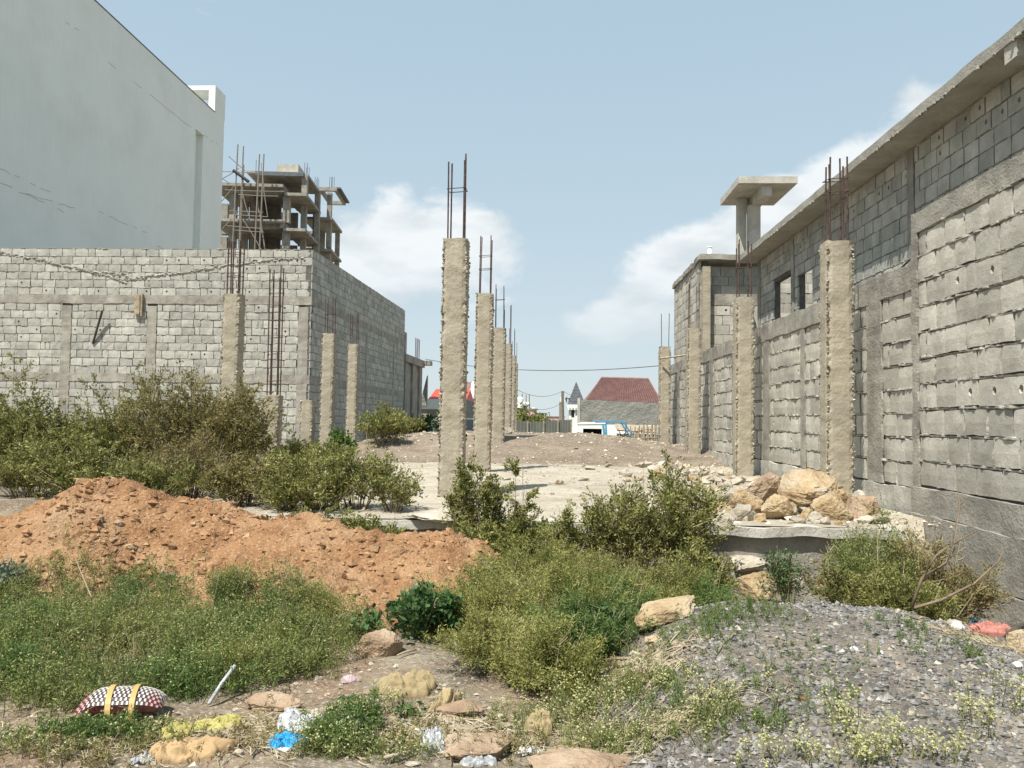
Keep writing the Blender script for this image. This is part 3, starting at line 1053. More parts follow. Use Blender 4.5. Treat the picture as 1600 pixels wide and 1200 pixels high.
# ------------------------------------------------------------------ columns
def column_body(w, d, h, seed, amp=0.006, step=0.06, lean=(0, 0)):
    k = 5
    ring = [(-w / 2 + w * i / k, -d / 2) for i in range(k)] + [(w / 2, -d / 2 + d * i / k) for i in range(k)] + \
           [(w / 2 - w * i / k, d / 2) for i in range(k)] + [(-w / 2, d / 2 - d * i / k) for i in range(k)]
    ring = np.array(ring)
    n = len(ring)
    nz = max(6, int(h / step))
    zz = np.linspace(0, h, nz + 1)
    X = np.tile(ring[:, 0], nz + 1)
    Y = np.tile(ring[:, 1], nz + 1)
    Z = np.repeat(zz, n)
    ang = np.arctan2(Y, X)
    disp = amp * 1.3 * fbm(X * 6 + seed * 9, Z * 5 + Y * 6, 4, seed)
    corner = (np.abs(np.abs(X) - w / 2) < 1e-4) & (np.abs(np.abs(Y) - d / 2) < 1e-4)
    disp = disp - corner * (0.010 + 0.02 * np.random.RandomState(seed).rand(len(X)))
    # sagging lifts
    lift = amp * 0.35 * np.sin(Z * 11 + seed)
    disp = disp + lift * (~corner)
    rr = 1 + disp / (0.5 * (w + d) / 2) 
    top = Z >= h - 1e-6
    Zt = Z + np.where(top, 0.03 * fbm(X * 9, Y * 9, 3, seed + 3), 0)
    v = np.stack([X * rr + lean[0] * Z, Y * rr + lean[1] * Z, Zt], 1)
    f = []
    for i in range(nz):
        for j in range(n):
            f.append((i * n + j, i * n + (j + 1) % n, (i + 1) * n + (j + 1) % n, (i + 1) * n + j))
    v = [tuple(p) for p in v]
    c = len(v)
    v.append((lean[0] * h, lean[1] * h, h + 0.015))
    for j in range(n):
        f.append((nz * n + j, nz * n + (j + 1) % n, c))
    me = bpy.data.meshes.new('column_shaft')
    me.from_pydata(v, [], f)
    me.materials.append(MT['column'])
    me.update()
    return me


OCT_V = np.array([(1, 0, 0), (0, 1, 0), (-1, 0, 0), (0, -1, 0), (0, 0, 1), (0, 0, -1)], float)
OCT_F = np.array([(0, 1, 4), (1, 2, 4), (2, 3, 4), (3, 0, 4), (1, 0, 5), (2, 1, 5), (3, 2, 5), (0, 3, 5)])


def pebbles_mesh(name, P, S_, m, rs, flat=1.0):
    n = len(P)
    V = OCT_V[None] * (0.6 + 0.8 * rs.rand(n, 6, 1)) * S_[:, None, None]
    V = V * np.array([1, 1, flat])
    a = rs.rand(n) * 6.283
    b = (rs.rand(n) - 0.5) * 1.6
    ca, sa_, cb_, sb_ = np.cos(a), np.sin(a), np.cos(b), np.sin(b)
    x = V[..., 0] * ca[:, None] - V[..., 1] * sa_[:, None]
    y = V[..., 0] * sa_[:, None] + V[..., 1] * ca[:, None]
    z = V[..., 2]
    y2 = y * cb_[:, None] - z * sb_[:, None]
    z2 = y * sb_[:, None] + z * cb_[:, None]
    V = np.stack([x, y2, z2], -1) + P[:, None, :]
    F = OCT_F[None] + (np.arange(n) * 6)[:, None, None]
    return np_mesh(name, V.reshape(-1, 3), F.reshape(-1, 3), m)


def make_column(x, y, w, h, label, z0=0.40, bars=6, bar_h=1.3, seed=1, group=None, stirrups=(0.42,), lean=(0.0, 0.0), d=None, per_m=38, rz=0.0, bar_r=0.013,
                ztop=None):
    d = d or w
    if ztop is not None:
        h = ztop - z0
    rs = np.random.RandomState(seed)
    root = thing('concrete_column', label, 'column', (x, y, z0), rz, group)
    link('column_shaft', column_body(w, d, h, seed, lean=lean), root)
    P, S_ = [], []
    for (sx, sy) in ((-1, -1), (1, -1), (1, 1), (-1, 1)):
        n = int(h * per_m * (1 if sy < 0 else 0.6))
        z = rs.rand(n) * h
        px = sx * (w / 2 - 0.012) + (rs.rand(n) - 0.5) * 0.026
        py = sy * (d / 2 - 0.012) + (rs.rand(n) - 0.5) * 0.026
        P.append(np.stack([px + lean[0] * z, py + lean[1] * z, z], 1))
        S_.append(0.009 + 0.019 * rs.rand(n) ** 2)
    o = link('exposed_aggregate', pebbles_mesh('exposed_aggregate', np.concatenate(P), np.concatenate(S_), MT['aggregate'], rs), root)
    o['kind'] = 'stuff'
    if bars:
        a, b = w / 2 - 0.07, d / 2 - 0.06
        if bars == 6:
            pos = [(-a, -b), (-a + .03, 0), (-a + .01, b), (a, -b), (a - .02, 0), (a - .01, b)]
        elif bars == 4:
            pos = [(-a, -b), (-a, b), (a, -b), (a, b)]
        else:
            pos = [(-a, -b), (a, -b), (a, b)][:bars]
        tops = []
        for (bx_, by_) in pos:
            hh = bar_h * rs.uniform(0.86, 1.0)
            lx, ly = rs.uniform(-.02, .02), rs.uniform(-.02, .02)
            m_ = MB()
            p_ = Vector((bx_ + lean[0] * h, by_ + lean[1] * h, h - 0.05))
            m_.tube([p_, p_ + Vector((lx * .4, ly * .4, hh * .5)), p_ + Vector((lx, ly, hh + 0.05))], bar_r, 6)
            m_.build('rebar', MT['rebar'], root)
            tops.append((p_, lx, ly))
        for t in stirrups:
            z = h + bar_h * t
            e = 0.018
            m_ = MB()
            ring = [(-a - e, -b - e, z), (a + e, -b - e, z + 0.02), (a + e, b + e, z + 0.05), (-a - e, b + e, z + 0.03), (-a - e, -b - e, z)]
            m_.tube([(p[0] + lean[0] * h, p[1] + lean[1] * h, p[2]) for p in ring], 0.007, 5)
            m_.build('stirrup', MT['rebar'], root)
    return root


ROWY = COLS_Y
GR = 'bare concrete columns of the right-hand row'
tops_r = [(1305, 380), (1161, 466), (1083, 514), (1038, 542)]
for i, (Y, (px, py), lab) in enumerate(zip(ROWY, tops_r, (
        'nearest column of the right-hand row, sandy concrete rising behind the sandstone boulders',
        'second column of the right-hand row, standing between nearest and the annex',
        'third column along the right wall with rebar against the annex corner',
        'farthest column at the end of the right wall with two thin bars'))):
    t = at(px, py, Y)
    make_column(t.x, Y, 0.40, 0, lab, z0=0.38, ztop=t.z, bars=(6, 6, 4, 2)[i], bar_h=(1.36, 1.33, 1.45, 1.4)[i], seed=40 + i,
                stirrups=((0.55, 0.70), (0.5,), (), ())[i], lean=(0.003, 0), d=0.36)
tops_c = [(712, 376), (757, 460), (780, 513), (792, 538), (799, 556), (803, 568)]
for i, ((px, py), lab) in enumerate(zip(tops_c, (
        'foremost lone column in the middle, tall sandy concrete topped by rebar',
        'second column of the middle row, just right of the foremost',
        'third column of the middle row, half hidden by the second',
        'fourth column of the middle row, a narrow strip',
        'fifth column of the middle row, thin sliver before the street',
        'last and farthest column of the middle row'))):
    Y = 11.8 + 5.6 * i
    t = at(px, py, Y)
    make_column(t.x, Y, 0.385, 0, lab, z0=0.38 if i < 3 else 0.1, ztop=t.z, bars=(6, 4, 4, 4, 4, 2)[i], bar_h=(1.38, 1.38, 1.40, 1.5, 1.3, 1.2)[i],
                seed=50 + i, stirrups=((0.56,), (0.4, 0.62), (0.6,), (), (), ())[i], lean=(0.004, 0), per_m=46 if i < 2 else 24)
left = [((365, 461), 17.4, 0.40, 6, 1.35, 'left column before the block building, topped by a brown rebar bundle', (0.3, 0.7, 0.9), 0.4),
        ((427, 618), 19.8, 0.40, 6, 3.55, 'short stub column carrying the very tall rebar cage', (0.1, 0.2, 0.3, 0.42, 0.55, 0.65, 0.75, 0.85), 0.4),
        ((481, 626), 21.6, 0.36, 0, 0, 'short broken stub column without rebar near the building corner', (), 0.4),
        ((514, 522), 23.0, 0.38, 4, 1.15, 'slim left column directly before the shaded side wall, nearer of two', (0.5,), 0.35),
        ((552, 538), 28.6, 0.38, 4, 1.25, 'slim left column directly before the shaded side wall, farther of two', (0.65,), 0.35)]
for i, ((px, py), Y, w, nb, bh, lab, stx, z0_) in enumerate(left):
    t = at(px, py, Y)
    make_column(t.x, Y, w, 0, lab, z0=z0_, ztop=t.z, bars=nb, bar_h=bh, seed=60 + i, stirrups=stx, lean=(0.008, 0), per_m=34, bar_r=0.016)
# loose black hose arching over the right wall, thin plank on the far columns
m_ = MB()
pts = []
for i in range(15):
    t = i / 14
    pts.append(Vector((WX + 0.45, 12.0 - 1.7 * t, 3.7 + 0.42 * math.sin(math.pi * (0.15 + 0.6 * t)))))
m_.tube(pts, 0.018, 6)
o = m_.build('black_hose', MT['coping'], None, True)
tag(o, 'black hose arching above the right boundary wall beside the nearest right column', 'hose')
m_ = MB()
A, B = at(1032, 560, 28.25), at(1072, 555, 27.6)
m_.tube([A, B], 0.035, 5)
o = m_.build('thin_pole', MT['wood'])
tag(o, 'thin pale pole tied across the two farthest right-hand columns', 'pole')


# ------------------------------------------------------------------ white rendered building
WB_X = X_at(343, 62.8, 250)
YW = lambda px, py: WB_X / X_at(px, 1.0, py)
WB_Y0, WB_Y1 = 33.5, YW(336, 160)
WB_Z = 1.65 + 498 / 1200 * 60.4
wb = thing('rendered_building', 'tall pale green-grey rendered building with blank side wall at upper left', 'building', (WB_X, WB_Y0, 0), 0)
m_ = MB()
g0, g1 = YW(303, 290) - WB_Y0, YW(315, 290) - WB_Y0          # groove in the side wall (local y)
LB = WB_Y1 - WB_Y0
gz = 1.65 + (648 - 190) / 1200 * (WB_Y0 + g0 + 0.4)
m_.box(-14, 0, 0, g0, 0, WB_Z)
m_.box(-14, -0.5, g0, g1, 0, gz)
m_.box(-14, 0, g1, LB, 0, WB_Z)
m_.box(-14, 0, g0, g1, gz, WB_Z)
m_.build('wall', MT['plaster'], wb)
m_ = MB()
m_.box(-14.05, 0.035, -0.05, LB - 0.002, WB_Z, WB_Z + 0.07)
m_.build('coping', MT['coping'], wb)
m_ = MB()
m_.box(-14, 0, LB + 0.002, LB + 1.9, 0, WB_Z + 0.0)
m_.build('corner_wall', MT['plaster'], wb)
m_ = MB()
m_.box(-4.8, 0, LB + 0.0, LB + 2.0, WB_Z + 1.90, WB_Z + 2.28)
m_.box(-0.55, 0, LB + 0.0, LB + 2.0, WB_Z + 0.002, WB_Z + 1.898)
m_.box(-4.8, -4.3, LB + 0.0, LB + 2.0, WB_Z + 0.002, WB_Z + 1.898)
m_.build('roof_portal', MT['white_paint'], wb)
# thin render cracks as shallow proud ridges
m_ = MB()
for (p, q) in (((0, 247), (80, 286)), ((30, 285), (118, 312)), ((155, 318), (230, 352)), ((245, 372), (290, 393)), ((170, 70), (300, 180)), ((100, 0), (135, 25)),
               ((300, 180), (342, 208)), ((0, 270), (100, 318))):
    n = 10
    prev = None
    for i in range(n + 1):
        px = p[0] + (q[0] - p[0]) * i / n
        py = p[1] + (q[1] - p[1]) * i / n + random.uniform(-1.5, 1.5)
        Y = YW(px, py)
        P = Vector((0.006, Y - WB_Y0, 1.65 + (643 - py) / FPX * Y))
        if prev is not None and random.random() < 0.7:
            m_.tube([prev, P], 0.009, 4, cap=False)
        prev = P
m_.build('render_crack', MT['concrete'], wb)

# ------------------------------------------------------------------ concrete skeleton tower
SKY = 76.0
KS = 76.0 / 61.0
pA = at(350, 600, SKY)
sk = thing('concrete_skeleton', 'unfinished multi-storey concrete skeleton with stepped slabs rising behind the left block building', 'building', (pA.x, SKY, 0), 0.085)
U = SKY / FPX


def lz(py, Y=SKY, px=440):
    return 1.65 + (655 + 0.014 * (px - 850) - py) / FPX * Y


def skb(name, x0, x1, y0, y1, z0, z1, m='concrete'):
    m_ = MB()
    m_.box(x0, x1, y0 * KS, y1 * KS, z0, z1)
    return m_.build(name, MT[m], sk)


def sx(px):
    return (px - 350) * U


def sxy(px, y):
    return at(px, 400, SKY + y * KS).x - pA.x + 0.085 * y * KS


T_ = 0.30
for k, z in enumerate((lz(276), lz(334), lz(393), lz(393) - 3.7, lz(393) - 7.4)):
    skb('floor_slab', sxy(325, 0), sxy(437, 0), 0, 6.5, z - T_, z)
    skb('floor_slab', sxy(437, 0) + 0.002, sxy(474, .5), 0.4, 6.2, z - 1.02, z - 0.72)
    skb('edge_beam', sxy(349, 0), sxy(437, 0), 0.8, 1.1, z - 0.72, z - T_ - 0.002)
    skb('edge_beam', sxy(437, 0) - 0.36, sxy(437, 0), 0.4, 6.2, z - 0.72, z - T_ - 0.002)
    for (px, y) in ((361, 1.0), (443, 0.8), (350, 5.5), (399, 5.4)):
        skb('pillar', sxy(px, y) - 0.34, sxy(px, y) + 0.34, y, y + 0.55, z - 3.7, z - T_ - 0.003 if px < 440 else z - 1.023)
    for (px, y) in ((470, 3.2), (489, 5.9)):
        skb('pillar', sxy(px, y) - 0.28, sxy(px, y) + 0.28, y, y + 0.5, z - 3.7, z - 1.023)
    skb('back_wall', sxy(388, 5.9), sxy(436, 5.9), 5.9, 6.1, z - 3.7, z - T_ - 0.003, 'concrete')
    skb('back_wall', sxy(330, 5.9), sxy(366, 5.9), 5.9, 6.1, z - 3.7, z - 1.9 - 0.4 * (k % 2), 'concrete')
    skb('back_wall', sxy(372, 4.8), sxy(386, 4.8), 4.8, 5.0, z - 3.7, z - T_ - 0.005, 'concrete')
    skb('cross_wall', sxy(392, 3.0), sxy(396, 3.0), 2.6, 5.8, z - 3.7, z - T_ - 0.004, 'concrete')
    skb('back_wall', sxy(437, 5.8), sxy(462, 5.8), 5.8, 6.0, z - 3.7, z - 1.024, 'concrete')
    skb('parapet', sxy(463, 6.0), sxy(492, 6.0), 6.0, 6.2, z - 4.7, z - 3.3, 'concrete')
# top storey
rz_ = lz(252)
skb('roof_slab', sxy(381, .6), sxy(468, .6), 0.6, 6.2, rz_ - 0.26, rz_)
skb('shade_cloth', sxy(394, .5), sxy(468, .5), 0.5, 0.598, rz_ - 0.46, rz_ - 0.06, 'coping')
skb('pillar', sxy(470, .8) - 0.28, sxy(470, .8) + 0.28, 0.8, 1.3, lz(276) - 0.72, rz_ - 0.262)
skb('pillar', sxy(491, 5.4) - 0.28, sxy(491, 5.4) + 0.28, 5.4, 5.85, lz(276) - 6, rz_ - 0.262)
skb('back_wall', sxy(392, 4.0), sxy(466, 4.0), 4.0, 4.2, lz(276), rz_ - 0.263, 'concrete')
skb('roof_tank', sxy(427, 1), sxy(460, 1), 1.0, 3.6, rz_ + 0.002, rz_ + 1.0, 'concrete_lt')
skb('roof_slab', sxy(468, .6) + 0.002, sxy(474, .6), 1.0, 6.2, rz_ - 0.30, rz_ - 0.04)
# right rear wing
WY = 6.25
SKW = SKY + WY * KS
for z in (lz(329, SKW), lz(380, SKW), lz(431, SKW), lz(482, SKW)):
    skb('wing_slab', sxy(470, WY), sxy(515, WY), WY, 11.4, z - 0.28, z)
    skb('pillar', sxy(510, 6.8) - 0.27, sxy(510, 6.8) + 0.27, 6.8, 7.3, z - 3.3, z - 0.282)
    skb('pillar', sxy(524, 10.4) - 0.25, sxy(524, 10.4) + 0.25, 10.4, 10.8, z - 3.3, z - 0.282)
    skb('back_wall', sxy(478, 10.8), sxy(505, 10.8), 10.8, 11.0, z - 3.3, z - 0.283, 'concrete')
zt = lz(280, SKW)
skb('pergola_beam', sxy(493, WY), sxy(521, WY), WY, WY + .3, zt - 0.42, zt)
skb('pergola_beam', sxy(493, WY), sxy(498, WY), WY + .303, 11.0, zt - 0.42, zt)
skb('pergola_beam', sxy(498, WY) + 0.002, sxy(521, WY), 10.7, 11.0, zt - 0.42, zt)
skb('pergola_beam', sxy(517, WY), sxy(521, WY), WY + .303, 10.698, zt - 0.42, zt)
skb('shade_cloth', sxy(521, WY) + 0.002, sxy(527, WY), WY, 11.0, zt - 0.16, zt + 0.02, 'coping')
skb('pillar', sxy(510, 6.8) - 0.25, sxy(510, 6.8) + 0.25, 6.8, 7.25, lz(329, SKW), zt - 0.423)
for (px, y, z) in ((395, 0.8, rz_), (399, 1.6, rz_), (470, 1.2, rz_), (473, 2.4, rz_), (487, 5.0, rz_), (489, 5.6, rz_), (510, 6.4, zt), (513, 6.5, zt)):
    m_ = MB()
    for dx in (0, 0.28):
        m_.tube([(sxy(px, y) + dx, y * KS, z - 0.1), (sxy(px, y) + dx, y * KS, z + 1.25)], 0.024, 4)
    m_.build('starter_bars', MT['rebar'], sk)

sc = thing('pole_scaffold', 'rickety eucalyptus-pole scaffold lashed to the front of the concrete skeleton', 'scaffold', (pA.x, SKY - 1.3, 0), 0.085)


def spole(p, q, r=0.055, name='pole'):
    f = lambda a: Vector((sx(a[0]) * 0.98, (a[2] if len(a) > 2 else 0), lz(a[1], SKY - 1.3)))
    m_ = MB()
    A, B = f(p), f(q)
    mid = A.lerp(B, 0.5) + Vector((random.uniform(-.08, .08), 0, random.uniform(-.05, .05)))
    m_.tube([A, mid, B], r, 5)
    m_.build(name, MT['pole'], sc)


for (a, b) in (((369, 213), (363, 640)), ((378, 216), (376, 640)), ((404, 228), (396, 640)), ((411, 228), (404, 640, 0)),
               ((371, 400, 1.2), (373, 240, 1.2)), ((398, 300, 1.0), (415, 392, 1.0))):
    spole(a, b, 0.075)
for (a, b) in (((355, 233), (382, 256)), ((340, 258), (405, 259)), ((345, 270), (372, 252)), ((350, 288), (445, 288)), ((372, 295), (436, 296)),
               ((358, 322), (412, 323)), ((368, 328), (420, 330)), ((355, 346), (410, 349)), ((368, 353), (414, 355)), ((356, 383), (408, 385)),
               ((337, 318), (366, 280)), ((338, 365), (362, 336)), ((378, 290), (392, 335)), ((364, 320), (384, 340)), ((364, 257), (386, 275)),
               ((340, 268), (356, 276)), ((384, 340), (412, 385)), ((410, 260), (420, 330))):
    spole(a, b, 0.045, 'ledger')
m_ = MB()
A = Vector((sx(363), -0.1, lz(256, SKY - 1.3)))
B = Vector((sx(388), -0.1, lz(274, SKY - 1.3)))
m_.tube([A, B], 0.16, 5)
m_.build('plank', MT['dark_wood'], sc)

# ------------------------------------------------------------------ street beyond
MT['tile_red'] = mat('maroon_roof_tile', [(0.19, 0.10, 0.092), (0.26, 0.15, 0.135)], 3, rough=0.6, bump=0.2, bscale=8)
MT['sheet_red'] = mat('bright_red_roof', [(0.50, 0.07, 0.04), (0.60, 0.11, 0.07)], 1, rough=0.5, bump=0.1)
MT['slate'] = mat('dark_slate', [(0.055, 0.06, 0.07), (0.11, 0.115, 0.13)], 5, rough=0.5, bump=0.2)
MT['grey_render'] = mat('coarse_grey_render', [(0.17, 0.175, 0.155), (0.25, 0.25, 0.225)], 1.4, bump=1.0, bscale=6, bdist=0.08, stain=(0.30, 0.29, 0.25), stain_scale=0.7)
MT['fence_sheet'] = mat('dull_green_sheet', [(0.11, 0.12, 0.105), (0.16, 0.165, 0.14)], 1.5, bump=0.2, streak=0.2)
MT['glass'] = mat('dark_glass', [(0.015, 0.018, 0.022), (0.03, 0.035, 0.04)], 2, rough=0.15, bump=0, spec=0.6)
MT['blue'] = mat('sky_blue_paint', [(0.06, 0.25, 0.42), (0.09, 0.32, 0.50)], 3, rough=0.4, bump=0.1)
MT['black'] = mat('black_rubber', [(0.015, 0.015, 0.015), (0.03, 0.03, 0.03)], 3, bump=0.1)
MT['rose'] = mat('pink_render', [(0.52, 0.36, 0.30), (0.58, 0.42, 0.36)], 1, bump=0.1)

GB = -0.45
gw = thing('rendered_wall', 'long coarse grey rendered wall below the maroon roof at the street end', 'wall', (0, 60, 0))
a, b = X_at(903, 60), X_at(1040, 60)
m_ = MB()
z1, z2 = at(903, 624, 60).z, at(1028, 630, 60).z
m_.add([(a, 0, 1.3), (b, 0, 1.3), (b, 0.25, 1.3), (a, 0.25, 1.3), (a, 0, z1), (b, 0, z2), (b, 0.25, z2), (a, 0.25, z1)],
       [(0, 3, 2, 1), (4, 5, 6, 7), (0, 1, 5, 4), (1, 2, 6, 5), (2, 3, 7, 6), (3, 0, 4, 7)])
m_.build('wall_panel', MT['grey_render'], gw)
m_ = MB()
m_.box(a - 0.05, a + 0.16, -0.05, -0.002, GB, z1 + 0.1)
m_.build('corner_post', MT['concrete_lt'], gw)
m_ = MB()
m_.box(a, b, -0.03, 0.22, GB, 1.298)
m_.build('white_base', MT['white_paint'], gw)
# maroon hip roof house
hr = thing('tiled_house', 'house with steep maroon tiled hip roof behind the grey wall', 'house', (0, 63, 0))
e0, e1 = at(915, 626, 63), at(1036, 632, 63)
r0, r1 = at(940, 590, 66), at(1013, 592, 66)
nrow, ncol = 22, 1
m_ = MB()
for i in range(nrow):          # stepped tile courses
    t0, t1 = i / nrow, (i + 1) / nrow
    lo0 = Vector((e0.x, 0, e0.z)).lerp(Vector((r0.x, 3, r0.z)), t0)
    lo1 = Vector((e1.x, 0, e1.z)).lerp(Vector((r1.x, 3, r1.z)), t0)
    hi0 = Vector((e0.x, 0, e0.z)).lerp(Vector((r0.x, 3, r0.z)), t1)
    hi1 = Vector((e1.x, 0, e1.z)).lerp(Vector((r1.x, 3, r1.z)), t1)
    up = Vector((0, -0.035, 0.035))
    n = 30
    vs = []
    for k in range(n * 2 + 1):
        u = k / (n * 2)
        bump_ = Vector((0, -0.03, 0.03)) * (1 if k % 2 else 0)
        vs += [lo0.lerp(lo1, u) + up + bump_, hi0.lerp(hi1, u) + bump_]
    m_.add(vs, [(2 * k, 2 * k + 2, 2 * k + 3, 2 * k + 1) for k in range(n * 2)])
A, B, C_, D_ = Vector((e0.x, 0, e0.z)), Vector((e1.x, 0, e1.z)), Vector((r1.x, 3, r1.z)), Vector((r0.x, 3, r0.z))
E, F_ = Vector((e1.x, 6, e1.z)), Vector((e0.x, 6, e0.z))
m_.add([A, B, C_, D_, E, F_], [(1, 4, 2), (0, 3, 5), (3, 2, 4, 5), (0, 5, 4, 1)])
m_.build('roof', MT['tile_red'], hr)
m_ = MB()
m_.tube([D_, C_], 0.09, 6)
m_.tube([A, D_], 0.06, 5)
m_.tube([B, C_], 0.06, 5)
m_.build('ridge_cap', MT['tile_red'], hr)
m_ = MB()
m_.box(e0.x + 0.3, e1.x - 0.3, 0.3, 5.7, GB, e0.z - 0.05)
m_.build('wall', MT['white_paint'], hr)
# turret house
th = thing('turret_house', 'small white house with dark slate pyramid turret roof left of the grey wall', 'house', (0, 72, 0))
ap = at(900, 598, 73.2)
q0, q1 = at(887, 632, 72), at(915, 632, 72)
w_ = (q1.x - q0.x)
m_ = MB()
c0 = [(q0.x, 0, q0.z), (q1.x, 0, q0.z), (q1.x, w_, q0.z), (q0.x, w_, q0.z), (ap.x, w_ / 2, ap.z + 0.1)]
m_.add(c0, [(0, 1, 4), (1, 2, 4), (2, 3, 4), (3, 0, 4), (3, 2, 1, 0)])
for i in range(1, 8):
    t = i / 8
    p, q = Vector(c0[0]).lerp(Vector(c0[4]), t), Vector(c0[1]).lerp(Vector(c0[4]), t)
    m_.tube([p, q], 0.02, 4)
m_.build('roof', MT['slate'], th)
m_ = MB()
m_.box(q0.x + 0.15, q1.x - 0.1, 0.15, w_ - 0.15, GB, q0.z - 0.32)
m_.build('wall', MT['white_paint'], th)
m_ = MB()
m_.box(q0.x - 0.1, q1.x + 0.2, -0.1, w_, q0.z - 0.318, q0.z - 0.003)
for i in range(6):
    x = q0.x + i * w_ / 6
    m_.box(x, x + 0.18, -0.12, -0.102, q0.z - 0.5, q0.z - 0.1)
m_.build('fascia', MT['white_paint'], th)
for (x, zz_) in ((q0.x + 0.35, 1.9), (q1.x - 0.55, 2.0), (q0.x + 0.9, 0.6)):
    m_ = MB()
    m_.box(x, x + 0.28, 0.12, 0.148, zz_, zz_ + 0.75)
    m_.build('window', MT['glass'], th)
m_ = MB()
m_.box(q0.x - 0.25, q0.x + 0.9, 0.4, 1.2, q0.z + 0.55, q0.z + 0.62)
m_.box(q0.x + 0.1, q0.x + 0.22, 0.5, 0.7, q0.z, q0.z + 0.55)
m_.build('porch_canopy', MT['slate'], th)
m_ = MB()
m_.tube([(q0.x - 0.35, 0.8, q0.z + 0.2), (q0.x - 0.35, 0.8, q0.z + 0.75)], 0.33, 10)
m_.build('water_tank', MT['white_paint'], th)
# green sheet fence at street end
ff = thing('sheet_fence', 'dull green sheet-metal fence closing the far end of the plot', 'fence', (0, 52, 0))
fx = [X_at(p, 52) for p in (800, 825, 850, 872, 893)]
ft = [658, 659, 658, 656, 655]
for i in range(4):
    m_ = MB()
    za, zb = at(840, ft[i], 52).z, at(840, ft[i + 1], 52).z
    n = 10
    vs = []
    for k in range(n + 1):
        u = k / n
        x = fx[i] + (fx[i + 1] - fx[i] - 0.02) * u
        y = 0.03 * (k % 2)
        vs += [(x, y, GB), (x, y, za + (zb - za) * u)]
    m_.add(vs, [(2 * k, 2 * k + 2, 2 * k + 3, 2 * k + 1) for k in range(n)])
    o = m_.build('panel', MT['fence_sheet'], ff)
for i in range(5):
    m_ = MB()
    m_.tube([(fx[i], -0.08, GB), (fx[i], -0.08, at(840, ft[i], 52).z + 0.05)], 0.045, 5)
    m_.build('post', MT['wood'], ff)

# wrecked minibus seen from the side, its sliding door gone
vb = at(893, 680, 42)
mb0 = thing('minibus', 'derelict white minibus with blue cab and missing side door beyond the soil bank', 'minibus', (at(893, 660, 42).x, 42, -0.45), 0.0)
px_ = lambda p: (p - 893) * 42 / FPX
ztop = 1.52 + 0.45
body = MB()
prof = [(0.0, 0.35), (-0.02, 0.9), (0.10, 1.55), (0.32, 1.88), (0.65, ztop)]
Wd = 1.65
back = [(0.0, 0.35), (0.0, 1.0), (0.09, 1.5), (0.28, 1.85), (0.65, 1.95)]
Lr = px_(946)
# roof and flank built as swept shell with an opening
sh = [(0.02, 0.35), (0.0, 0.9), (0.10, 1.45), (0.25, 1.75), (0.5, 1.9), (0.95, 1.97)]
vs = []
for (u, z) in sh:
    vs += [(u, 0.0, z), (u + 0.0, Wd, z)]
body.add(vs, [(2 * i + 1, 2 * i, 2 * i + 2, 2 * i + 3) for i in range(len(sh) - 1)])        # rear end
ox0, ox1, oz0, oz1 = px_(911), px_(940), 0.42, 1.62
body.add([(0.02, 0, .35), (0.0, 0, .9), (0.10, 0, 1.45), (0.25, 0, 1.75), (0.5, 0, 1.9), (ox0, 0, 1.9), (ox0, 0, .35)], [(0, 6, 5, 4, 3, 2, 1)])
body.box(ox0 + 0.002, Lr, 0, 0.05, oz1, 1.9)
body.box(ox0 + 0.002, Lr, 0, 0.05, 0.35, oz0)
body.box(ox1, Lr, 0.002, 0.05, oz0, oz1)
body.box(0.3, Lr, Wd - 0.05, Wd, 0.35, 1.9)
body.box(0.5, Lr + 0.1, 0.03, Wd - 0.03, 1.9, 1.97)
body.tube([(0.3, 0.02, 1.86), (Lr, 0.02, 1.9)], 0.06, 6)
body.build('body', MT['white_paint'], mb0)
m_ = MB()
m_.box(0.1, Lr, 0.06, Wd - 0.06, 0.34, 0.40)
m_.box(ox0 + 0.1, ox0 + 0.25, 0.4, 1.5, 0.4, 1.2)
m_.box(ox0 + 0.5, ox0 + 0.62, 0.4, 1.5, 0.4, 1.3)
m_.box(0.4, Lr, Wd - 0.07, Wd - 0.052, 0.9, 1.6)
m_.build('interior', MT['black'], mb0)
m_ = MB()
cab = [(Lr + 0.02, 0.35), (Lr + 0.02, 1.96), (Lr + 0.5, 2.04), (Lr + 1.0, 2.0), (Lr + 1.35, 1.5), (Lr + 1.55, 1.2), (Lr + 1.75, 1.1), (Lr + 1.8, 0.35)]
m_.box(Lr - 0.6, Lr + 1.0, -0.02, Wd + 0.02, 1.972, 2.06)
m_.tube([(Lr + 0.05, 0.0, 0.4), (Lr - 0.15, 0.0, 1.9)], 0.07, 5)
m_.tube([(Lr + 0.45, 0.0, 0.4), (Lr + 0.05, 0.0, 1.2), (Lr + 0.0, 0.0, 1.93)], 0.06, 5)
m_.tube([(Lr + 1.6, 0.0, 1.05), (Lr + 1.0, 0.0, 1.98)], 0.05, 5)
m_.tube([(Lr + 1.6, Wd, 1.05), (Lr + 1.0, Wd, 1.98)], 0.05, 5)
m_.box(Lr + 0.5, Lr + 1.75, 0.0, 0.04, 0.35, 1.0)
m_.box(Lr + 0.5, Lr + 1.75, Wd - 0.04, Wd, 0.35, 1.0)
m_.box(Lr + 1.752, Lr + 1.80, 0.0, Wd, 0.35, 1.05)
m_.build('cab', MT['blue'], mb0)
m_ = MB()
m_.box(Lr + 0.1, Lr + 1.0, 0.15, Wd - 0.15, 0.38, 1.25)
m_.build('seats', MT['black'], mb0)
for wx in (0.5, Lr + 1.2):
    for wy in (0.02, Wd - 0.2):
        m_ = MB()
        m_.tube([(wx, wy, 0.3), (wx, wy + 0.18, 0.3)], 0.3, 14)
        m_.build('wheel', MT['black'], mb0)

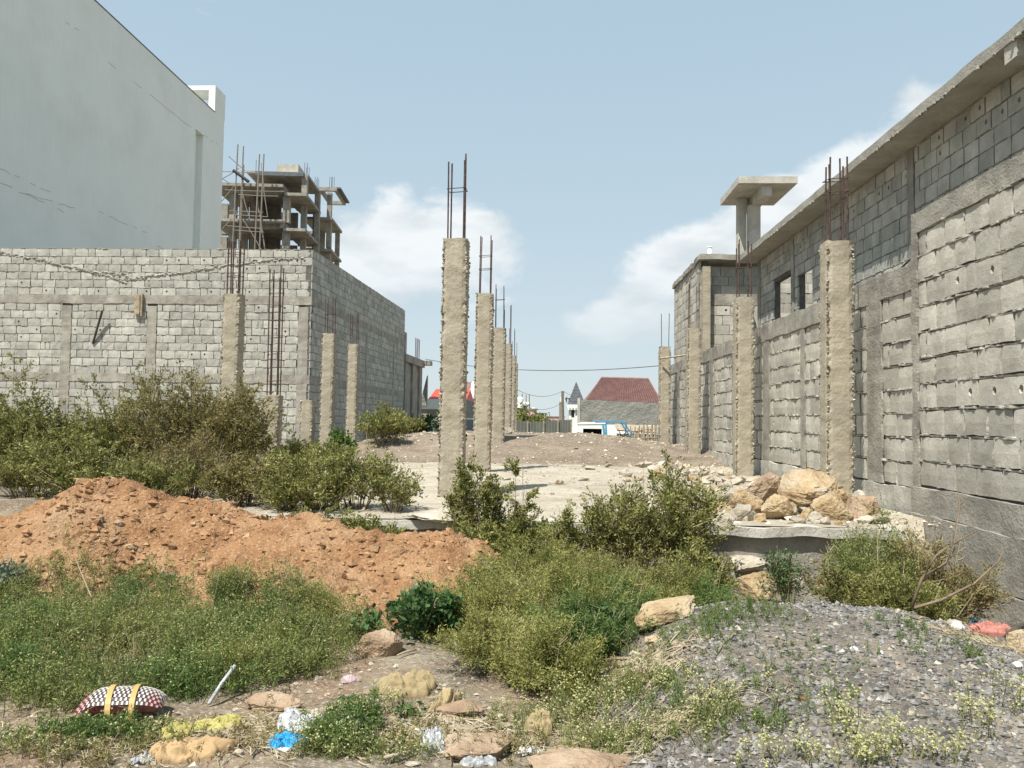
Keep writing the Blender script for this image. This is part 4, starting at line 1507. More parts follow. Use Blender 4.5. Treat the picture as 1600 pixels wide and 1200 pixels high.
# low shelter sheets right of the bus
shd = thing('sheet_shelter', 'low lean-to of rusty and grey sheets beside the minibus', 'shelter', (X_at(964, 44), 44, GB))
m_ = MB()
m_.add([(0, 0, 1.55), (3.6, 0, 1.35), (3.6, 1.6, 1.72), (0, 1.6, 1.9)], [(0, 1, 2, 3)])
m_.add([(0, 0.02, 1.5), (3.6, 0.02, 1.3), (3.6, 1.6, 1.68), (0, 1.6, 1.86)], [(3, 2, 1, 0)])
m_.build('roof', MT['wood'], shd)
m_ = MB()
for i in range(9):
    m_.add([(i * .4, 0.1 + .03 * (i % 2), 0), (i * .4 + .4, 0.1 + .03 * ((i + 1) % 2), 0), (i * .4 + .4, 0.1 + .03 * ((i + 1) % 2), 1.3), (i * .4, .1 + .03 * (i % 2), 1.36)], [(0, 1, 2, 3)])
m_.build('sheet', MT['fence_sheet'], shd)

# fence of split sticks
def stick_fence(label, P0, P1, n, h, seed, zoff=0):
    rnd = random.Random(seed)
    root = thing('stick_fence', label, 'fence', (0, 0, 0))
    for i in range(n):
        t = i / (n - 1)
        x, y = P0[0] + (P1[0] - P0[0]) * t, P0[1] + (P1[1] - P0[1]) * t
        z = sz(x, y) - 0.1
        m_ = MB()
        hh = h * rnd.uniform(0.75, 1.08) * (1.35 if i % 7 == 0 else 1)
        m_.tube([(x, y, z), (x + rnd.uniform(-.05, .05), y, z + hh + 0.1)], rnd.uniform(0.018, 0.03), 4)
        m_.build('stick', MT['wood'], root)
    for k in (0.3, 0.75):
        m_ = MB()
        m_.tube([(P0[0], P0[1] - 0.04, sz(*P0) + h * k), ((P0[0] + P1[0]) / 2, (P0[1] + P1[1]) / 2 - 0.04, sz((P0[0] + P1[0]) / 2, (P0[1] + P1[1]) / 2) + h * k * 1.03),
                 (P1[0], P1[1] - 0.04, sz(*P1) + h * k)], 0.02, 4)
        m_.build('rail', MT['wood'], root)
    return root


stick_fence('pale stick fence in front of the grey wall beside the farthest right column', (X_at(985, 33), 33.0), (X_at(1031, 29.8), 29.8), 24, 0.75, 3)
stick_fence('low fence of thin sticks before the red-roofed house, left of the lone column', (X_at(655, 36), 36), (X_at(745, 36), 36), 26, 0.55, 4)

# red-roofed house left of the middle row
rh = thing('red_roof_house', 'single-storey house with bright red sheet roof and white fascia at left street side', 'house', (0, 58, 0))
a0, a1 = X_at(655, 58), X_at(728, 58)
zE = at(680, 624, 58).z
zR = at(680, 607, 60).z
m_ = MB()
xm = X_at(668, 58)
m_.add([(xm, 0, zE), (a1, 0, zE), (a1, 3.2, zR), (xm + 0.15, 3.2, zR), (a1, 6.4, zE), (xm, 6.4, zE)], [(0, 1, 2, 3), (3, 2, 4, 5), (0, 3, 5), (1, 4, 2)])
for i in range(14):
    x = xm + 0.2 + (a1 - xm - 0.2) * i / 14
    m_.tube([(x, 0, zE + 0.02), (x, 3.2, zR + 0.02)], 0.02, 4, cap=False)
m_.build('roof', MT['sheet_red'], rh)
m_ = MB()
m_.box(a0, a1, -0.15, -0.003, zE - 0.75, zE + 0.02)
m_.build('fascia', MT['white_paint'], rh)
m_ = MB()
m_.add([(xm - 0.6, -0.3, zE - 0.5), (xm - 0.05, -0.3, zE - 0.5), (xm - 0.05, -0.3, zR + 0.9), (xm - 0.6, 0.2, zE - 0.5), (xm - 0.05, 0.2, zE - 0.5), (xm - 0.05, 0.2, zR + 0.9)],
       [(0, 1, 2), (3, 5, 4), (0, 2, 5, 3), (1, 4, 5, 2), (0, 3, 4, 1)])
m_.build('gable', MT['grey_render'], rh)
for i in range(9):
    m_ = MB()
    z = GB + i * 0.36
    m_.box(a0, a1, 0.0, 0.1, z, z + 0.345)
    m_.build('siding_board', MT['concrete'], rh)
m_ = MB()
m_.box(a0, a1, 0.102, 6, GB, zE - 0.01)
m_.build('wall', MT['grey_render'], rh)
h2 = thing('maroon_roof_house', 'house with dark red roof and wide white barge board seen between two middle columns', 'house', (0, 66, 0))
c0, c1 = X_at(732, 66), X_at(752, 66)
m_ = MB()
z0_, z1_ = at(740, 640, 66).z, at(740, 596, 68).z
m_.add([(c0 - 1.5, 0, z0_), (c1, 0, z0_), (c1, 3, z1_), (c0 - 1.5, 3, z1_), (c1, 6, z0_), (c0 - 1.5, 6, z0_)], [(0, 1, 2, 3), (3, 2, 4, 5), (0, 3, 5), (1, 4, 2)])
m_.build('roof', MT['tile_red'], h2)
m_ = MB()
A, B = at(736, 628, 65.8), at(740, 598, 67.8)
m_.tube([A - Vector((0, 66, 0)), B - Vector((0, 66, 0))], 0.17, 4)
m_.build('barge_board', MT['white_paint'], h2)
m_ = MB()
m_.box(c0 - 1.3, c1 - 0.1, 0.3, 5.7, GB, z0_ - 0.02)
m_.build('wall', MT['rose'], h2)
m_ = MB()
m_.box(c0 - 0.2, c0 + 0.5, 0.2, 0.298, GB + 0.2, z0_ - 0.3)
m_.build('door', MT['black'], h2)
# dark truck peeking out between the columns
tr = thing('parked_truck', 'dark truck cab with pale bumper glimpsed between the first two middle columns', 'truck', (X_at(739, 46) - 0.8, 46, GB))
m_ = MB()
m_.add([(0, 0.3, 0.5), (1.9, 0.3, 0.5), (1.9, 0.3, 1.3), (0, 0.3, 1.3), (1.85, 0.55, 2.1), (0.05, 0.55, 2.1), (0, 2.2, 0.5), (1.9, 2.2, 0.5), (1.85, 2.2, 2.1), (0.05, 2.2, 2.1)],
       [(0, 1, 2, 3), (3, 2, 4, 5), (5, 4, 8, 9), (1, 7, 8, 4, 2), (0, 3, 5, 9, 6), (6, 9, 8, 7), (0, 6, 7, 1)])
m_.build('cab', MT['coping'], tr)
m_ = MB()
m_.add([(0.15, 0.28, 1.36), (1.75, 0.28, 1.36), (1.72, 0.50, 2.02), (0.18, 0.50, 2.02)], [(0, 1, 2, 3)])
m_.build('windscreen', MT['glass'], tr)
m_ = MB()
m_.box(-0.02, 1.92, 0.12, 0.29, 0.42, 0.66)
m_.build('bumper', MT['white_paint'], tr)
m_ = MB()
for i in range(4):
    m_.box(0.45, 1.45, 0.26, 0.298, 0.78 + i * .11, 0.84 + i * .11)
m_.build('grille', MT['black'], tr)
for x in (0.2, 1.65):
    m_ = MB()
    m_.tube([(x, 0.24, 0.9), (x, 0.298, 0.9)], 0.12, 10)
    m_.build('headlight', MT['white_paint'], tr)
    m_ = MB()
    m_.tube([(x - 0.1, 0.9, 0.42), (x + 0.15, 0.9, 0.42)], 0.42, 14)
    m_.build('wheel', MT['black'], tr)
m_ = MB()
m_.box(0.05, 1.85, 2.3, 6.0, 0.8, 1.9)
m_.build('cargo_bed', MT['coping'], tr)

# houses, tanks and poles down the street
def far_house(label, pxa, pxb, py, Y, m, roofm, gable=True):
    a, b = X_at(pxa, Y), X_at(pxb, Y)
    z = at((pxa + pxb) / 2, py, Y).z
    root = thing('street_house', label, 'house', (a, Y, GB))
    w = b - a
    m_ = MB()
    m_.box(0, w, 0, 5, 0, z - GB)
    m_.build('wall', MT[m], root)
    m_ = MB()
    m_.box(-0.15, w + 0.15, -0.15, 5.15, z - GB + 0.003, z - GB + 0.18)
    m_.build('roof', MT[roofm], root)
    for i in range(2):
        m_ = MB()
        x = w * (0.2 + 0.45 * i)
        m_.box(x, x + w * 0.18, -0.03, -0.003, (z - GB) * 0.45, (z - GB) * 0.75)
        m_.build('window', MT['glass'], root)
    return root


far_house('grey far house behind the last middle column carrying a white tank', 803, 822, 634, 88, 'grey_render', 'concrete')
far_house('second far house along the street with two small tanks', 820, 838, 640, 104, 'rose', 'concrete')
far_house('low far dark house with railing near the street centre', 838, 853, 647, 118, 'grey_render', 'slate')
far_house('distant pink house at the very end of the street', 852, 882, 652, 150, 'rose', 'tile_red')
for (px, py, Y, r, lab) in ((812, 628, 87, 0.42, 'largest white water tank over the far street houses'), (818, 634, 103, 0.36, 'middle white water tank over the far street houses'),
                            (824, 635, 103.5, 0.36, 'right-hand small white water tank over the far street houses'),
                            (833, 643, 117, 0.45, 'white awning-like tank on the dark far house')):
    p = at(px, py, Y)
    m_ = MB()
    m_.tube([(0, 0, -0.75), (0, 0, 0.28), (0, 0, 0.42), (0, 0, 0.5)], [r, r, r * 0.7, r * 0.25], 12)
    m_.tube([(0, 0, -1.5), (0, 0, -0.75)], 0.1, 5)
    o = m_.build('water_tank', MT['white_paint'], None)
    o.location = p + Vector((0, 1.2, 0.1))
    tag(o, lab, 'water tank')


def pole(px, pytop, Y, label, r=0.09, arm=True, base=None):
    p = at(px, pytop, Y)
    root = thing('utility_pole', label, 'utility pole', (p.x, Y, GB))
    m_ = MB()
    H = p.z - GB
    m_.tube([(0, 0, 0), (0.03, 0, H * 0.5), (0, 0, H)], [r * 1.3, r * 1.1, r], 6)
    m_.build('mast', MT['pole'], root)
    if arm:
        m_ = MB()
        m_.box(-0.6, 0.6, -0.05, 0.05, H - 0.55, H - 0.45)
        m_.build('crossarm', MT['pole'], root)
    return p


P1_ = pole(879, 611, 68, 'stout leaning utility pole beside the turret house', 0.15, False)
P2_ = pole(805, 607, 60, 'utility pole just right of the last middle column', 0.09, False)
P3_ = pole(816, 615, 90, 'thin far pole, leftmost of three by the tanks', 0.07, False)
P4_ = pole(822, 617, 95, 'thin far pole, middle one of three by the tanks', 0.07, False)
P5_ = pole(827, 616, 95, 'thin far pole, rightmost of three by the tanks', 0.07, False)
P6_ = pole(876, 628, 70, 'short pale post against the stout leaning pole', 0.16, False)


def wire(A, B, sag, label, r=0.02):
    m_ = MB()
    n = 24
    pts = [Vector(A).lerp(Vector(B), i / n) - Vector((0, 0, sag * 4 * (i / n) * (1 - i / n))) for i in range(n + 1)]
    m_.tube(pts, r, 4)
    o = m_.build('power_line', MT['coping'])
    tag(o, label, 'wire')
    o['kind'] = 'thing'


A = at(664, 561, 43)
B = at(1045, 570, 32)
wire(A, B, 0.42, 'black cable sagging across the sky between the frame and the right columns', 0.018)
wire(P2_, P1_, 0.55, 'upper thin wire crossing the far street sky', 0.018)
wire(P2_ - Vector((0, 0, 0.9)), P1_ - Vector((0, 0, 1.0)), 0.7, 'lower thin wire crossing the far street sky', 0.018)
wire(P1_, P1_ + Vector((4.5, 0, -1.5)), 0.2, 'short wire running from the leaning pole to the turret roof', 0.018)


# ------------------------------------------------------------------ heaps
dp = thing('dirt_heap', 'long heap of orange dirt dumped across the left foreground', 'dirt heap', (-3, 7.2, 0))
o = grid_obj('heap_surface', np.arange(-7.9, 0.35, 0.032), np.arange(5.2, 8.8, 0.032), pile_z, MT['dirt'])
o.parent = dp
o.location = (3, -7.2, 0)
rs = np.random.RandomState(5)


def scatter(n, x0, x1, y0, y1, zf, dens=None, rs=rs):
    x = x0 + (x1 - x0) * rs.rand(n)
    y = y0 + (y1 - y0) * rs.rand(n)
    if dens is not None:
        k = rs.rand(n) < dens(x, y)
        x, y = x[k], y[k]
    return x, y, zf(x, y)


x, y, z = scatter(26000, -7.4, 0.1, 5.5, 8.2, pile_z, lambda x, y: np.clip((pile_z(x, y) - ground_z(x, y)) * 8, 0, 1) * (0.25 + 0.9 * smooth(-0.1, 0.35, fbm(x * 1.6, y * 1.6, 3, 88))))
s_ = 0.006 + 0.045 * rs.rand(len(x)) ** 6 + 0.008 * rs.rand(len(x)) ** 2
o = link('clods', pebbles_mesh('clods', np.stack([x + 3, y - 7.2, z], 1), s_, MT['clod'], rs, 0.8), dp)
o['kind'] = 'stuff'
gp_ = thing('gravel_heap', 'low wide heap of grey crushed gravel spreading over the right foreground', 'gravel heap', (1.6, 4.6, 0))
o = grid_obj('heap_surface', np.arange(-0.7, 3.85, 0.03), np.arange(1.9, 6.5, 0.03), gravel_z, MT['gravel_base'])
o.parent = gp_
o.location = (-1.6, -4.6, 0)


def gdens(x, y):
    return np.clip((gravel_z(x, y) - ground_z(x, y) + 0.02) * 25, 0, 1) * (0.35 + 0.8 * smooth(-0.35, 0.25, fbm(x * 1.3, y * 1.3, 3, 66)))


x, y, z = scatter(60000, -0.5, 3.8, 2.3, 6.3, gravel_z, gdens)
s_ = 0.0055 + 0.020 * rs.rand(len(x)) ** 2.3
s_ = s_ * (0.75 + 0.5 * (rs.rand(len(x)) < 0.06))
o = link('stones', pebbles_mesh('stones', np.stack([x - 1.6, y - 4.6, z + 0.002], 1), s_, MT['gravel'], rs, 0.75), gp_)
o['kind'] = 'stuff'

# loose pebbles and earth crumbs on the open ground
x, y, z = scatter(16000, -5.2, 3.5, 2.6, 9.0, surf_z, lambda x, y: (pile_z(x, y) < ground_z(x, y) + 0.02) * (0.25 + 0.75 * smooth(-.2, .3, fbm(x * 1.5, y * 1.5, 3, 33))))
s_ = 0.005 + 0.022 * rs.rand(len(x)) ** 4
o = link('ground_pebbles', pebbles_mesh('ground_pebbles', np.stack([x, y, z], 1), s_, MT['pebble'], rs, 0.7))
tag(o, 'loose pebbles and soil crumbs strewn over the bare ground', 'pebbles', None, 'stuff')
x, y, z = scatter(9000, -6, 4.8, 9.1, 21, surf_z, lambda x, y: 0.22 + 0.9 * smooth(1.0, 4.4, x + 0.9 * fbm(x, y, 2, 2)) * (y > 9.2) * 0.8)
s_ = 0.008 + 0.035 * rs.rand(len(x)) ** 4
o = link('floor_rubble', pebbles_mesh('floor_rubble', np.stack([x, y, z + 0.005], 1), s_, MT['rubble'], rs, 0.7))
tag(o, 'fine rubble chips scattered over the pale floor towards the right wall', 'rubble', None, 'stuff')
x, y, z = scatter(2600, -7.5, 6, 20, 34, surf_z)
s_ = 0.015 + 0.05 * rs.rand(len(x)) ** 5
o = link('bank_stones', pebbles_mesh('bank_stones', np.stack([x, y, z + 0.02], 1), s_, MT['rubble'], rs, 0.7))
tag(o, 'small stones lying over the grey-brown soil bank', 'stones', None, 'stuff')

# ------------------------------------------------------------------ rocks
import bmesh


def rock_mesh(name, dims, seed, m, sub=3, cuts=9, rough=0.05, cutmin=0.55):
    """angular stone: hull of a few points, edges broken up by a little noise"""
    rnd = random.Random(seed)
    bm = bmesh.new()
    npt = 11 + sub * 3
    for _ in range(npt):
        n = Vector((rnd.gauss(0, 1), rnd.gauss(0, 1), rnd.gauss(0, 1))).normalized() * rnd.uniform(0.82, 1.08)
        bm.verts.new(n)
    r_ = bmesh.ops.convex_hull(bm, input=bm.verts)
    bmesh.ops.delete(bm, geom=[v for v in bm.verts if not v.link_faces], context='VERTS')
    bmesh.ops.triangulate(bm, faces=bm.faces)
    for k in range(max(0, sub - 1)):
        bmesh.ops.subdivide_edges(bm, edges=bm.edges[:], cuts=1, use_grid_fill=True)
        a = 0.055 / (k + 1) ** 0.7
        for v in bm.verts:
            p = v.co
            q = Vector((p.x * 2.2, p.y * 2.2, p.z * 3.5)) * (k + 1) + Vector((seed * 1.3, k, 0))
            v.co = p * (1 + a * (mnoise.noise(q) * 1.6 - 0.5 * abs(mnoise.noise(q * 2))))
    lay = rnd.uniform(0, 0.02)
    for v in bm.verts:
        p = v.co
        v.co = Vector((p.x * dims[0] / 2, p.y * dims[1] / 2, p.z * dims[2] / 2))
    me = bpy.data.meshes.new(name)
    bm.to_mesh(me)
    bm.free()
    me.materials.append(m)
    return me


def rock(px, py, Y, wpx, hpx, label, m='rock', seed=0, dy=None, rot=(0, 0, 0), sub=3, cuts=9, name='boulder', cat='boulder', group=None, sink=0.26, z=None, rough=0.06,
         cutmin=0.55):
    """px,py: middle of its foot in the photograph"""
    w = wpx / FPX * Y
    h = hpx / FPX * Y
    d = dy or w * 0.8
    X = at(px, py, Y).x
    zz = (z if z is not None else sz(X, Y)) + h / 2 - sink * h
    o = link(name, rock_mesh(name, (w * 1.18, d, h * 1.3), seed, MT[m], sub + 1, cuts, rough, cutmin), None, (X, Y, zz))
    o.rotation_euler = rot
    return tag(o, label, cat, group, 'thing')


zf = 0.46
rock(1258, 800, 10.35, 100, 48, 'largest ochre sandstone boulder at the top middle of the rock pile', seed=1, rot=(0.1, -0.18, 0.3), z=zf + 0.2, dy=0.85, sub=4, cuts=7)
rock(1192, 790, 10.5, 62, 48, 'tilted dark-faced boulder pointing up, left of the largest ochre one', 'rock_brown', seed=2, rot=(0.3, -0.5, 0.5), z=zf + 0.16, dy=0.45, sub=4)
rock(1300, 815, 9.75, 66, 44, 'smooth grey-ochre boulder leaning at the front right of the pile', seed=3, rot=(0.2, 0.55, 0.1), z=zf + 0.02, dy=0.45, sub=4, cuts=6)
rock(1345, 812, 9.95, 60, 44, 'brown square-faced boulder at the right end of the pile', 'rock_brown', seed=4, rot=(0.0, 0.1, -0.2), z=zf, dy=0.55, sub=4, cuts=10)
rock(1213, 815, 9.75, 54, 42, 'rounded cracked sandstone boulder at the front middle of the pile', seed=5, rot=(0, 0.1, 0.5), z=zf, sub=4)
rock(1165, 800, 10.1, 50, 40, 'rough pinkish sandstone boulder on the left side of the pile', seed=6, rot=(0.2, 0, 0.2), z=zf + 0.05, sub=4)
rock(1162, 818, 9.55, 36, 29, 'pale cube-like cut stone at the front left of the pile', 'rock_pale', seed=7, rot=(0, 0.04, 0.1), z=zf, cuts=14, cutmin=0.5)
rock(1128, 806, 10.0, 30, 26, 'orange-stained stone at the far left end of the pile', seed=8, z=zf)
rock(1245, 821, 9.3, 26, 15, 'small cream stone lying in front of the pile', 'rock_pale', seed=9, z=zf - 0.01)
rock(1263, 806, 9.6, 24, 22, 'small ochre stone wedged between two front boulders', seed=10, z=zf)
rock(1306, 772, 10.7, 18, 17, 'small pyramid-shaped brown stone propped beside the nearest right column', 'rock_brown', seed=11, z=zf + 0.26, cuts=12, cutmin=0.4)
rock(1322, 784, 10.6, 34, 20, 'pale angular stone behind the right-end boulder', 'rock_pale', seed=12, z=zf + 0.12)
rock(1374, 822, 9.6, 30, 14, 'flat grey rubble lump at the right of the pile by the wall', 'rock_pale', seed=13, z=zf)
rock(1232, 802, 9.9, 30, 24, 'ochre stone tucked under the largest boulder', seed=14, z=zf + 0.04)
rock(1272, 820, 9.45, 28, 20, 'grey-cream stone below the smooth leaning boulder', 'rock_pale', seed=15, z=zf)
rock(1127, 821, 9.5, 22, 14, 'small tan stone left of the cube-like stone', 'rock', seed=16, z=zf)
rock(1145, 812, 9.65, 20, 18, 'small pinkish stone against the cube-like stone', 'rock', seed=17, z=zf)
extra = [(1178, 806, 10.0, 34, 26, 'cracked ochre stone behind the pale cube-like stone', 'rock'), (1232, 778, 11.0, 40, 26, 'tan stone peeping out behind the largest boulder', 'rock'),
         (1310, 800, 10.3, 36, 32, 'yellowish angular stone behind the smooth leaning boulder', 'rock'), (1188, 822, 9.4, 24, 17, 'pinkish angular stone at the front between cube and rounded boulder', 'rock'),
         (1140, 790, 10.7, 38, 24, 'flat tan stone high at the left shoulder of the pile', 'rock_pale'), (1115, 818, 9.8, 26, 16, 'low tan stone at the outermost left of the pile', 'rock'),
         (1290, 823, 9.3, 22, 13, 'cream chip in front of the smooth leaning boulder', 'rock_pale'), (1352, 824, 9.4, 30, 13, 'flat stone before the brown square-faced boulder', 'rock_pale'),
         (1205, 770, 11.3, 30, 20, 'brown stone far behind the tilted dark-faced boulder', 'rock_brown'), (1345, 782, 10.9, 34, 22, 'pale stone stacked behind the right end of the pile', 'rock_pale')]
for k, (px, py, Y, w, h, lab, m) in enumerate(extra):
    rock(px, py, Y, w, h, lab, m, seed=160 + k, z=zf + (0.1 if Y > 10.2 else 0.0), rot=(random.uniform(-.4, .4), random.uniform(-.4, .4), random.uniform(0, 3)))
for k in range(26):
    px = random.uniform(1108, 1380)
    rock(px, 818, random.uniform(9.2, 10.2), random.uniform(8, 17), random.uniform(5, 11), 'fist-sized pale stone among the feet of the sandstone boulders',
         random.choice(['rock_pale', 'rock', 'rubble']), seed=100 + k, sub=2, name='stone', cat='stone', group='small stones around the boulder pile', z=zf - 0.01)
# rubble along the wall, further back
spec = [(1092, 728, 16.0, 24, 18, 'pale blocky stone leaning up in the rubble before the third right column', 'rock_pale'),
        (1101, 734, 15.3, 30, 12, 'yellowish flat stone in the rubble before the second right column', 'rock'),
        (1140, 745, 14.2, 18, 17, 'grey cubic block fragment at the foot of the second right column', 'rock_pale'),
        (1146, 737, 15.0, 18, 17, 'upright grey block shard behind the cubic fragment', 'rock_pale'),
        (1121, 757, 12.9, 22, 11, 'low grey stone left of the boulder pile', 'rock_pale'),
        (1042, 722, 19.0, 28, 10, 'long low sandstone slab at the rubble edge of the soil bank', 'rock'),
        (1000, 716, 20.2, 26, 9, 'tilted brown slab where the rubble meets the soil bank', 'rock_brown'),
        (1025, 735, 15.8, 26, 12, 'brown squared stone standing in the rubble near the pale floor', 'rock_brown'),
        (979, 736, 16.5, 22, 11, 'low pale block at the left tip of the rubble', 'rock_pale'),
        (1062, 730, 16.8, 26, 9, 'flat pale slab in the middle of the rubble', 'rock_pale'),
        (913, 722, 19.5, 10, 8, 'small white stone on the soil bank right of centre', 'rock_pale'),
        (921, 727, 18.8, 20, 6, 'flat pale stone at the foot of the soil bank', 'rock_pale'),
        (793, 689, 25.5, 17, 17, 'bright white broken block on top of the soil bank by the middle columns', 'rock_pale'),
        (839, 706, 22.5, 7, 6, 'tiny white stone halfway down the soil bank', 'rock_pale'),
        (874, 748, 14.2, 13, 9, 'small dark stone lying on the pale floor', 'rock_brown'),
        (911, 742, 15.2, 18, 5, 'flat grey slab piece lying on the pale floor', 'rock_pale'),
        (790, 742, 15.2, 20, 4, 'thin pale slab fragment beside the middle columns', 'rock_pale')]
for k, (px, py, Y, w, h, lab, m) in enumerate(spec):
    rock(px, py, Y, w, h, lab, m, seed=200 + k, sub=2, name='stone', cat='stone', cuts=13, cutmin=0.45, rot=(random.uniform(-.3, .3), random.uniform(-.3, .3), random.uniform(0, 3)))
for k in range(150):
    Y = random.uniform(10.6, 20.5)
    X = 4.75 - abs(random.gauss(0, 1.0)) - 0.1 * (Y - 10)
    if X < 1.2:
        continue
    w = random.uniform(0.08, 0.30) if random.random() < 0.7 else random.uniform(0.25, 0.45)
    o = link('stone', rock_mesh('stone', (w, w * random.uniform(.5, 1), w * random.uniform(.25, .55)), 300 + k, MT[random.choice(['rock_pale', 'rock_pale', 'rock', 'rubble'])], 1 if k % 3 else 2, 10, 0.04, 0.45),
             None, (X, Y, 0.46 + w * 0.12))
    o.rotation_euler = (random.uniform(-.5, .5), random.uniform(-.5, .5), random.uniform(0, 6))
    near = 'before the second right column' if Y < 14.6 else ('beside the second right column' if Y < 18.0 else 'near the third right column')
    if Y < 12.2:
        near = 'just left of the boulder pile'
    size = 'chunky' if w > 0.24 else ('flat' if k % 3 else 'angular')
    tag(o, '%s stone in the wall-foot rubble %s' % (size, near), 'stone', 'broken stones strewn along the right wall', 'thing')


def gpt(px, py, z=0.0):
    d = CAM_ROT @ Vector(((px - 800) / FPX, -(py - 600) / FPX, -1.0))
    return EYE + d * ((z - EYE.z) / d.z)


def gsurf(px, py):
    """where the sight line through a photo pixel meets the highest surface"""
    d = CAM_ROT @ Vector(((px - 800) / FPX, -(py - 600) / FPX, -1.0))
    d = d / d.y
    t = 2.2 + np.arange(1400) * 0.01
    x, y, z = EYE.x + d.x * t, EYE.y + d.y * t, EYE.z + d.z * t
    hit = np.nonzero(z <= surf_z(x, y))[0]
    if len(hit) == 0:
        return gpt(px, py, 0)
    return EYE + d * float(t[hit[0]])


def frock(px, py, wpx, hpx, label, m='rock', seed=0, zg=0.0, **kw):
    P = gsurf(px, py)
    return rock(px, py, P.y, wpx, hpx, label, m, seed=seed, **kw)


frock(1195, 925, 86, 34, 'wide orange-brown rock slab at the foot of the foundation wall', 'rock', 21, -0.12, rot=(0, 0, .1))
frock(1162, 893, 62, 20, 'flat grey stone slab resting above the wide orange rock', 'rock_pale', 22, -0.1, z=0.0)
frock(1130, 886, 30, 28, 'pale jagged rock leaning left of the flat grey slab', 'rock_pale', 23, -0.1)
frock(1080, 885, 40, 22, 'brown rock half hidden in weeds before the foundation corner', 'rock_brown', 24, -0.1)
frock(1290, 925, 40, 16, 'tan rock at the back edge of the gravel heap', 'rock', 25, -0.1)
frock(1245, 915, 26, 16, 'small pale rock among twigs below the foundation wall', 'rock_pale', 26, -0.1)
frock(1038, 968, 90, 36, 'large pale-edged boulder slab tilted on the left edge of the gravel heap', 'rock', 27, 0.1, rot=(0.25, -0.42, 0.15), cuts=8, sub=4)
frock(962, 985, 36, 26, 'cream wedge-shaped rock just left of the hollow-faced slab', 'rock_pale', 28, 0.0, rot=(0.2, 0.5, 0))
frock(595, 1022, 66, 44, 'rounded brown-grey boulder in the orange soil at centre left', 'rock_brown', 29, 0.0, rot=(0, 0.1, 0), sub=4)
frock(430, 1104, 86, 24, 'low flat tan rock embedded before the weeds', 'rock_brown', 30, 0.0, sub=4, rough=0.09)
frock(745, 1176, 120, 30, 'broad low hump of brown earth-covered rock at bottom centre', 'rock_brown', 31, 0.0, sub=4, rough=0.08)
frock(905, 1206, 150, 34, 'broad dusty rock at the bottom edge right of centre', 'rock_brown', 32, 0.0, sub=4)
frock(720, 1116, 70, 26, 'pinkish-brown flat rock under the bush beside the hanging sack', 'rock_brown', 33, 0.0)
frock(1592, 1020, 34, 44, 'brown rock by the wall foot at the right edge of the picture', 'rock', 34, 0.0)
frock(1492, 978, 22, 12, 'white lump of plaster at the foot of the right wall', 'rock_pale', 35, -0.3)
frock(680, 828, 90, 16, 'long pale stone edge peeking over the orange dirt heap', 'rock_pale', 36, 0.3)
frock(187, 822, 14, 12, 'rounded tan cobble high on the orange heap, right of two', 'rock_brown', 37, 0.7, name='cobble', cat='cobble')
frock(157, 815, 12, 11, 'grey-topped cobble high on the orange heap, left of two', 'rock_brown', 38, 0.7, name='cobble', cat='cobble')
frock(262, 902, 22, 14, 'dark clod jutting from the front of the orange heap', 'rock_brown', 39, 0.4, name='clod', cat='clod')
frock(204, 858, 20, 8, 'long pale cobble lying on the face of the orange heap', 'rock', 40, 0.5, name='cobble', cat='cobble')
frock(1253, 1094, 12, 9, 'small orange brick chip lying on the gravel', 'clod', 41, 0.3, name='brick_chip', cat='brick chip')
frock(1333, 1015, 12, 5, 'larger of two white chips lying on the gravel heap', 'white_paint', 42, 0.35, name='stone_chip', cat='stone chip')
frock(1376, 1022, 9, 7, 'smaller triangular white chip lying on the gravel heap', 'white_paint', 43, 0.35, name='stone_chip', cat='stone chip')
for k in range(34):
    px, py = random.choice([(random.uniform(0, 560), random.uniform(1110, 1198)), (random.uniform(540, 900), random.uniform(1120, 1198)), (random.uniform(900, 1100), random.uniform(1000, 1080))])
    frock(px, py, random.uniform(10, 26), random.uniform(6, 15), 'loose stone on the littered soil of the foreground', random.choice(['rock_pale', 'rock_brown', 'rock', 'pebble']), 500 + k, 0.0,
          name='stone', cat='stone', sub=2, group='loose stones on the foreground soil')
    scene.objects[-1]['label'] = 'loose stone on the littered soil ' + ('near the woven bag and yellow sheets' if px < 330 else 'around the blue plastic bag' if px < 560 else 'about the earth hump at bottom centre' if py > 1085 else 'by the left edge of the gravel heap')


# ------------------------------------------------------------------ vegetation
def leaf_quads(P, L, W, rs, upb=0.25, dirs=None):
    n = len(P)
    d = rs.normal(size=(n, 3))
    if dirs is not None:
        d = d * 0.7 + dirs * 1.2
    d[:, 2] += upb
    d /= np.linalg.norm(d, axis=1)[:, None] + 1e-9
    a = rs.normal(size=(n, 3))
    s = np.cross(d, a)
    s /= np.linalg.norm(s, axis=1)[:, None] + 1e-9
    L = (L * (0.40 + 1.25 * rs.rand(n) ** 1.4))[:, None]
    W = (W * (0.6 + 0.8 * rs.rand(n)))[:, None]
    v = np.stack([P, P + d * L * 0.45 + s * W * 0.5, P + d * L, P + d * L * 0.45 - s * W * 0.5], 1)
    return v.reshape(-1, 3)


def quads_idx(n):
    return np.arange(n * 4).reshape(-1, 4)


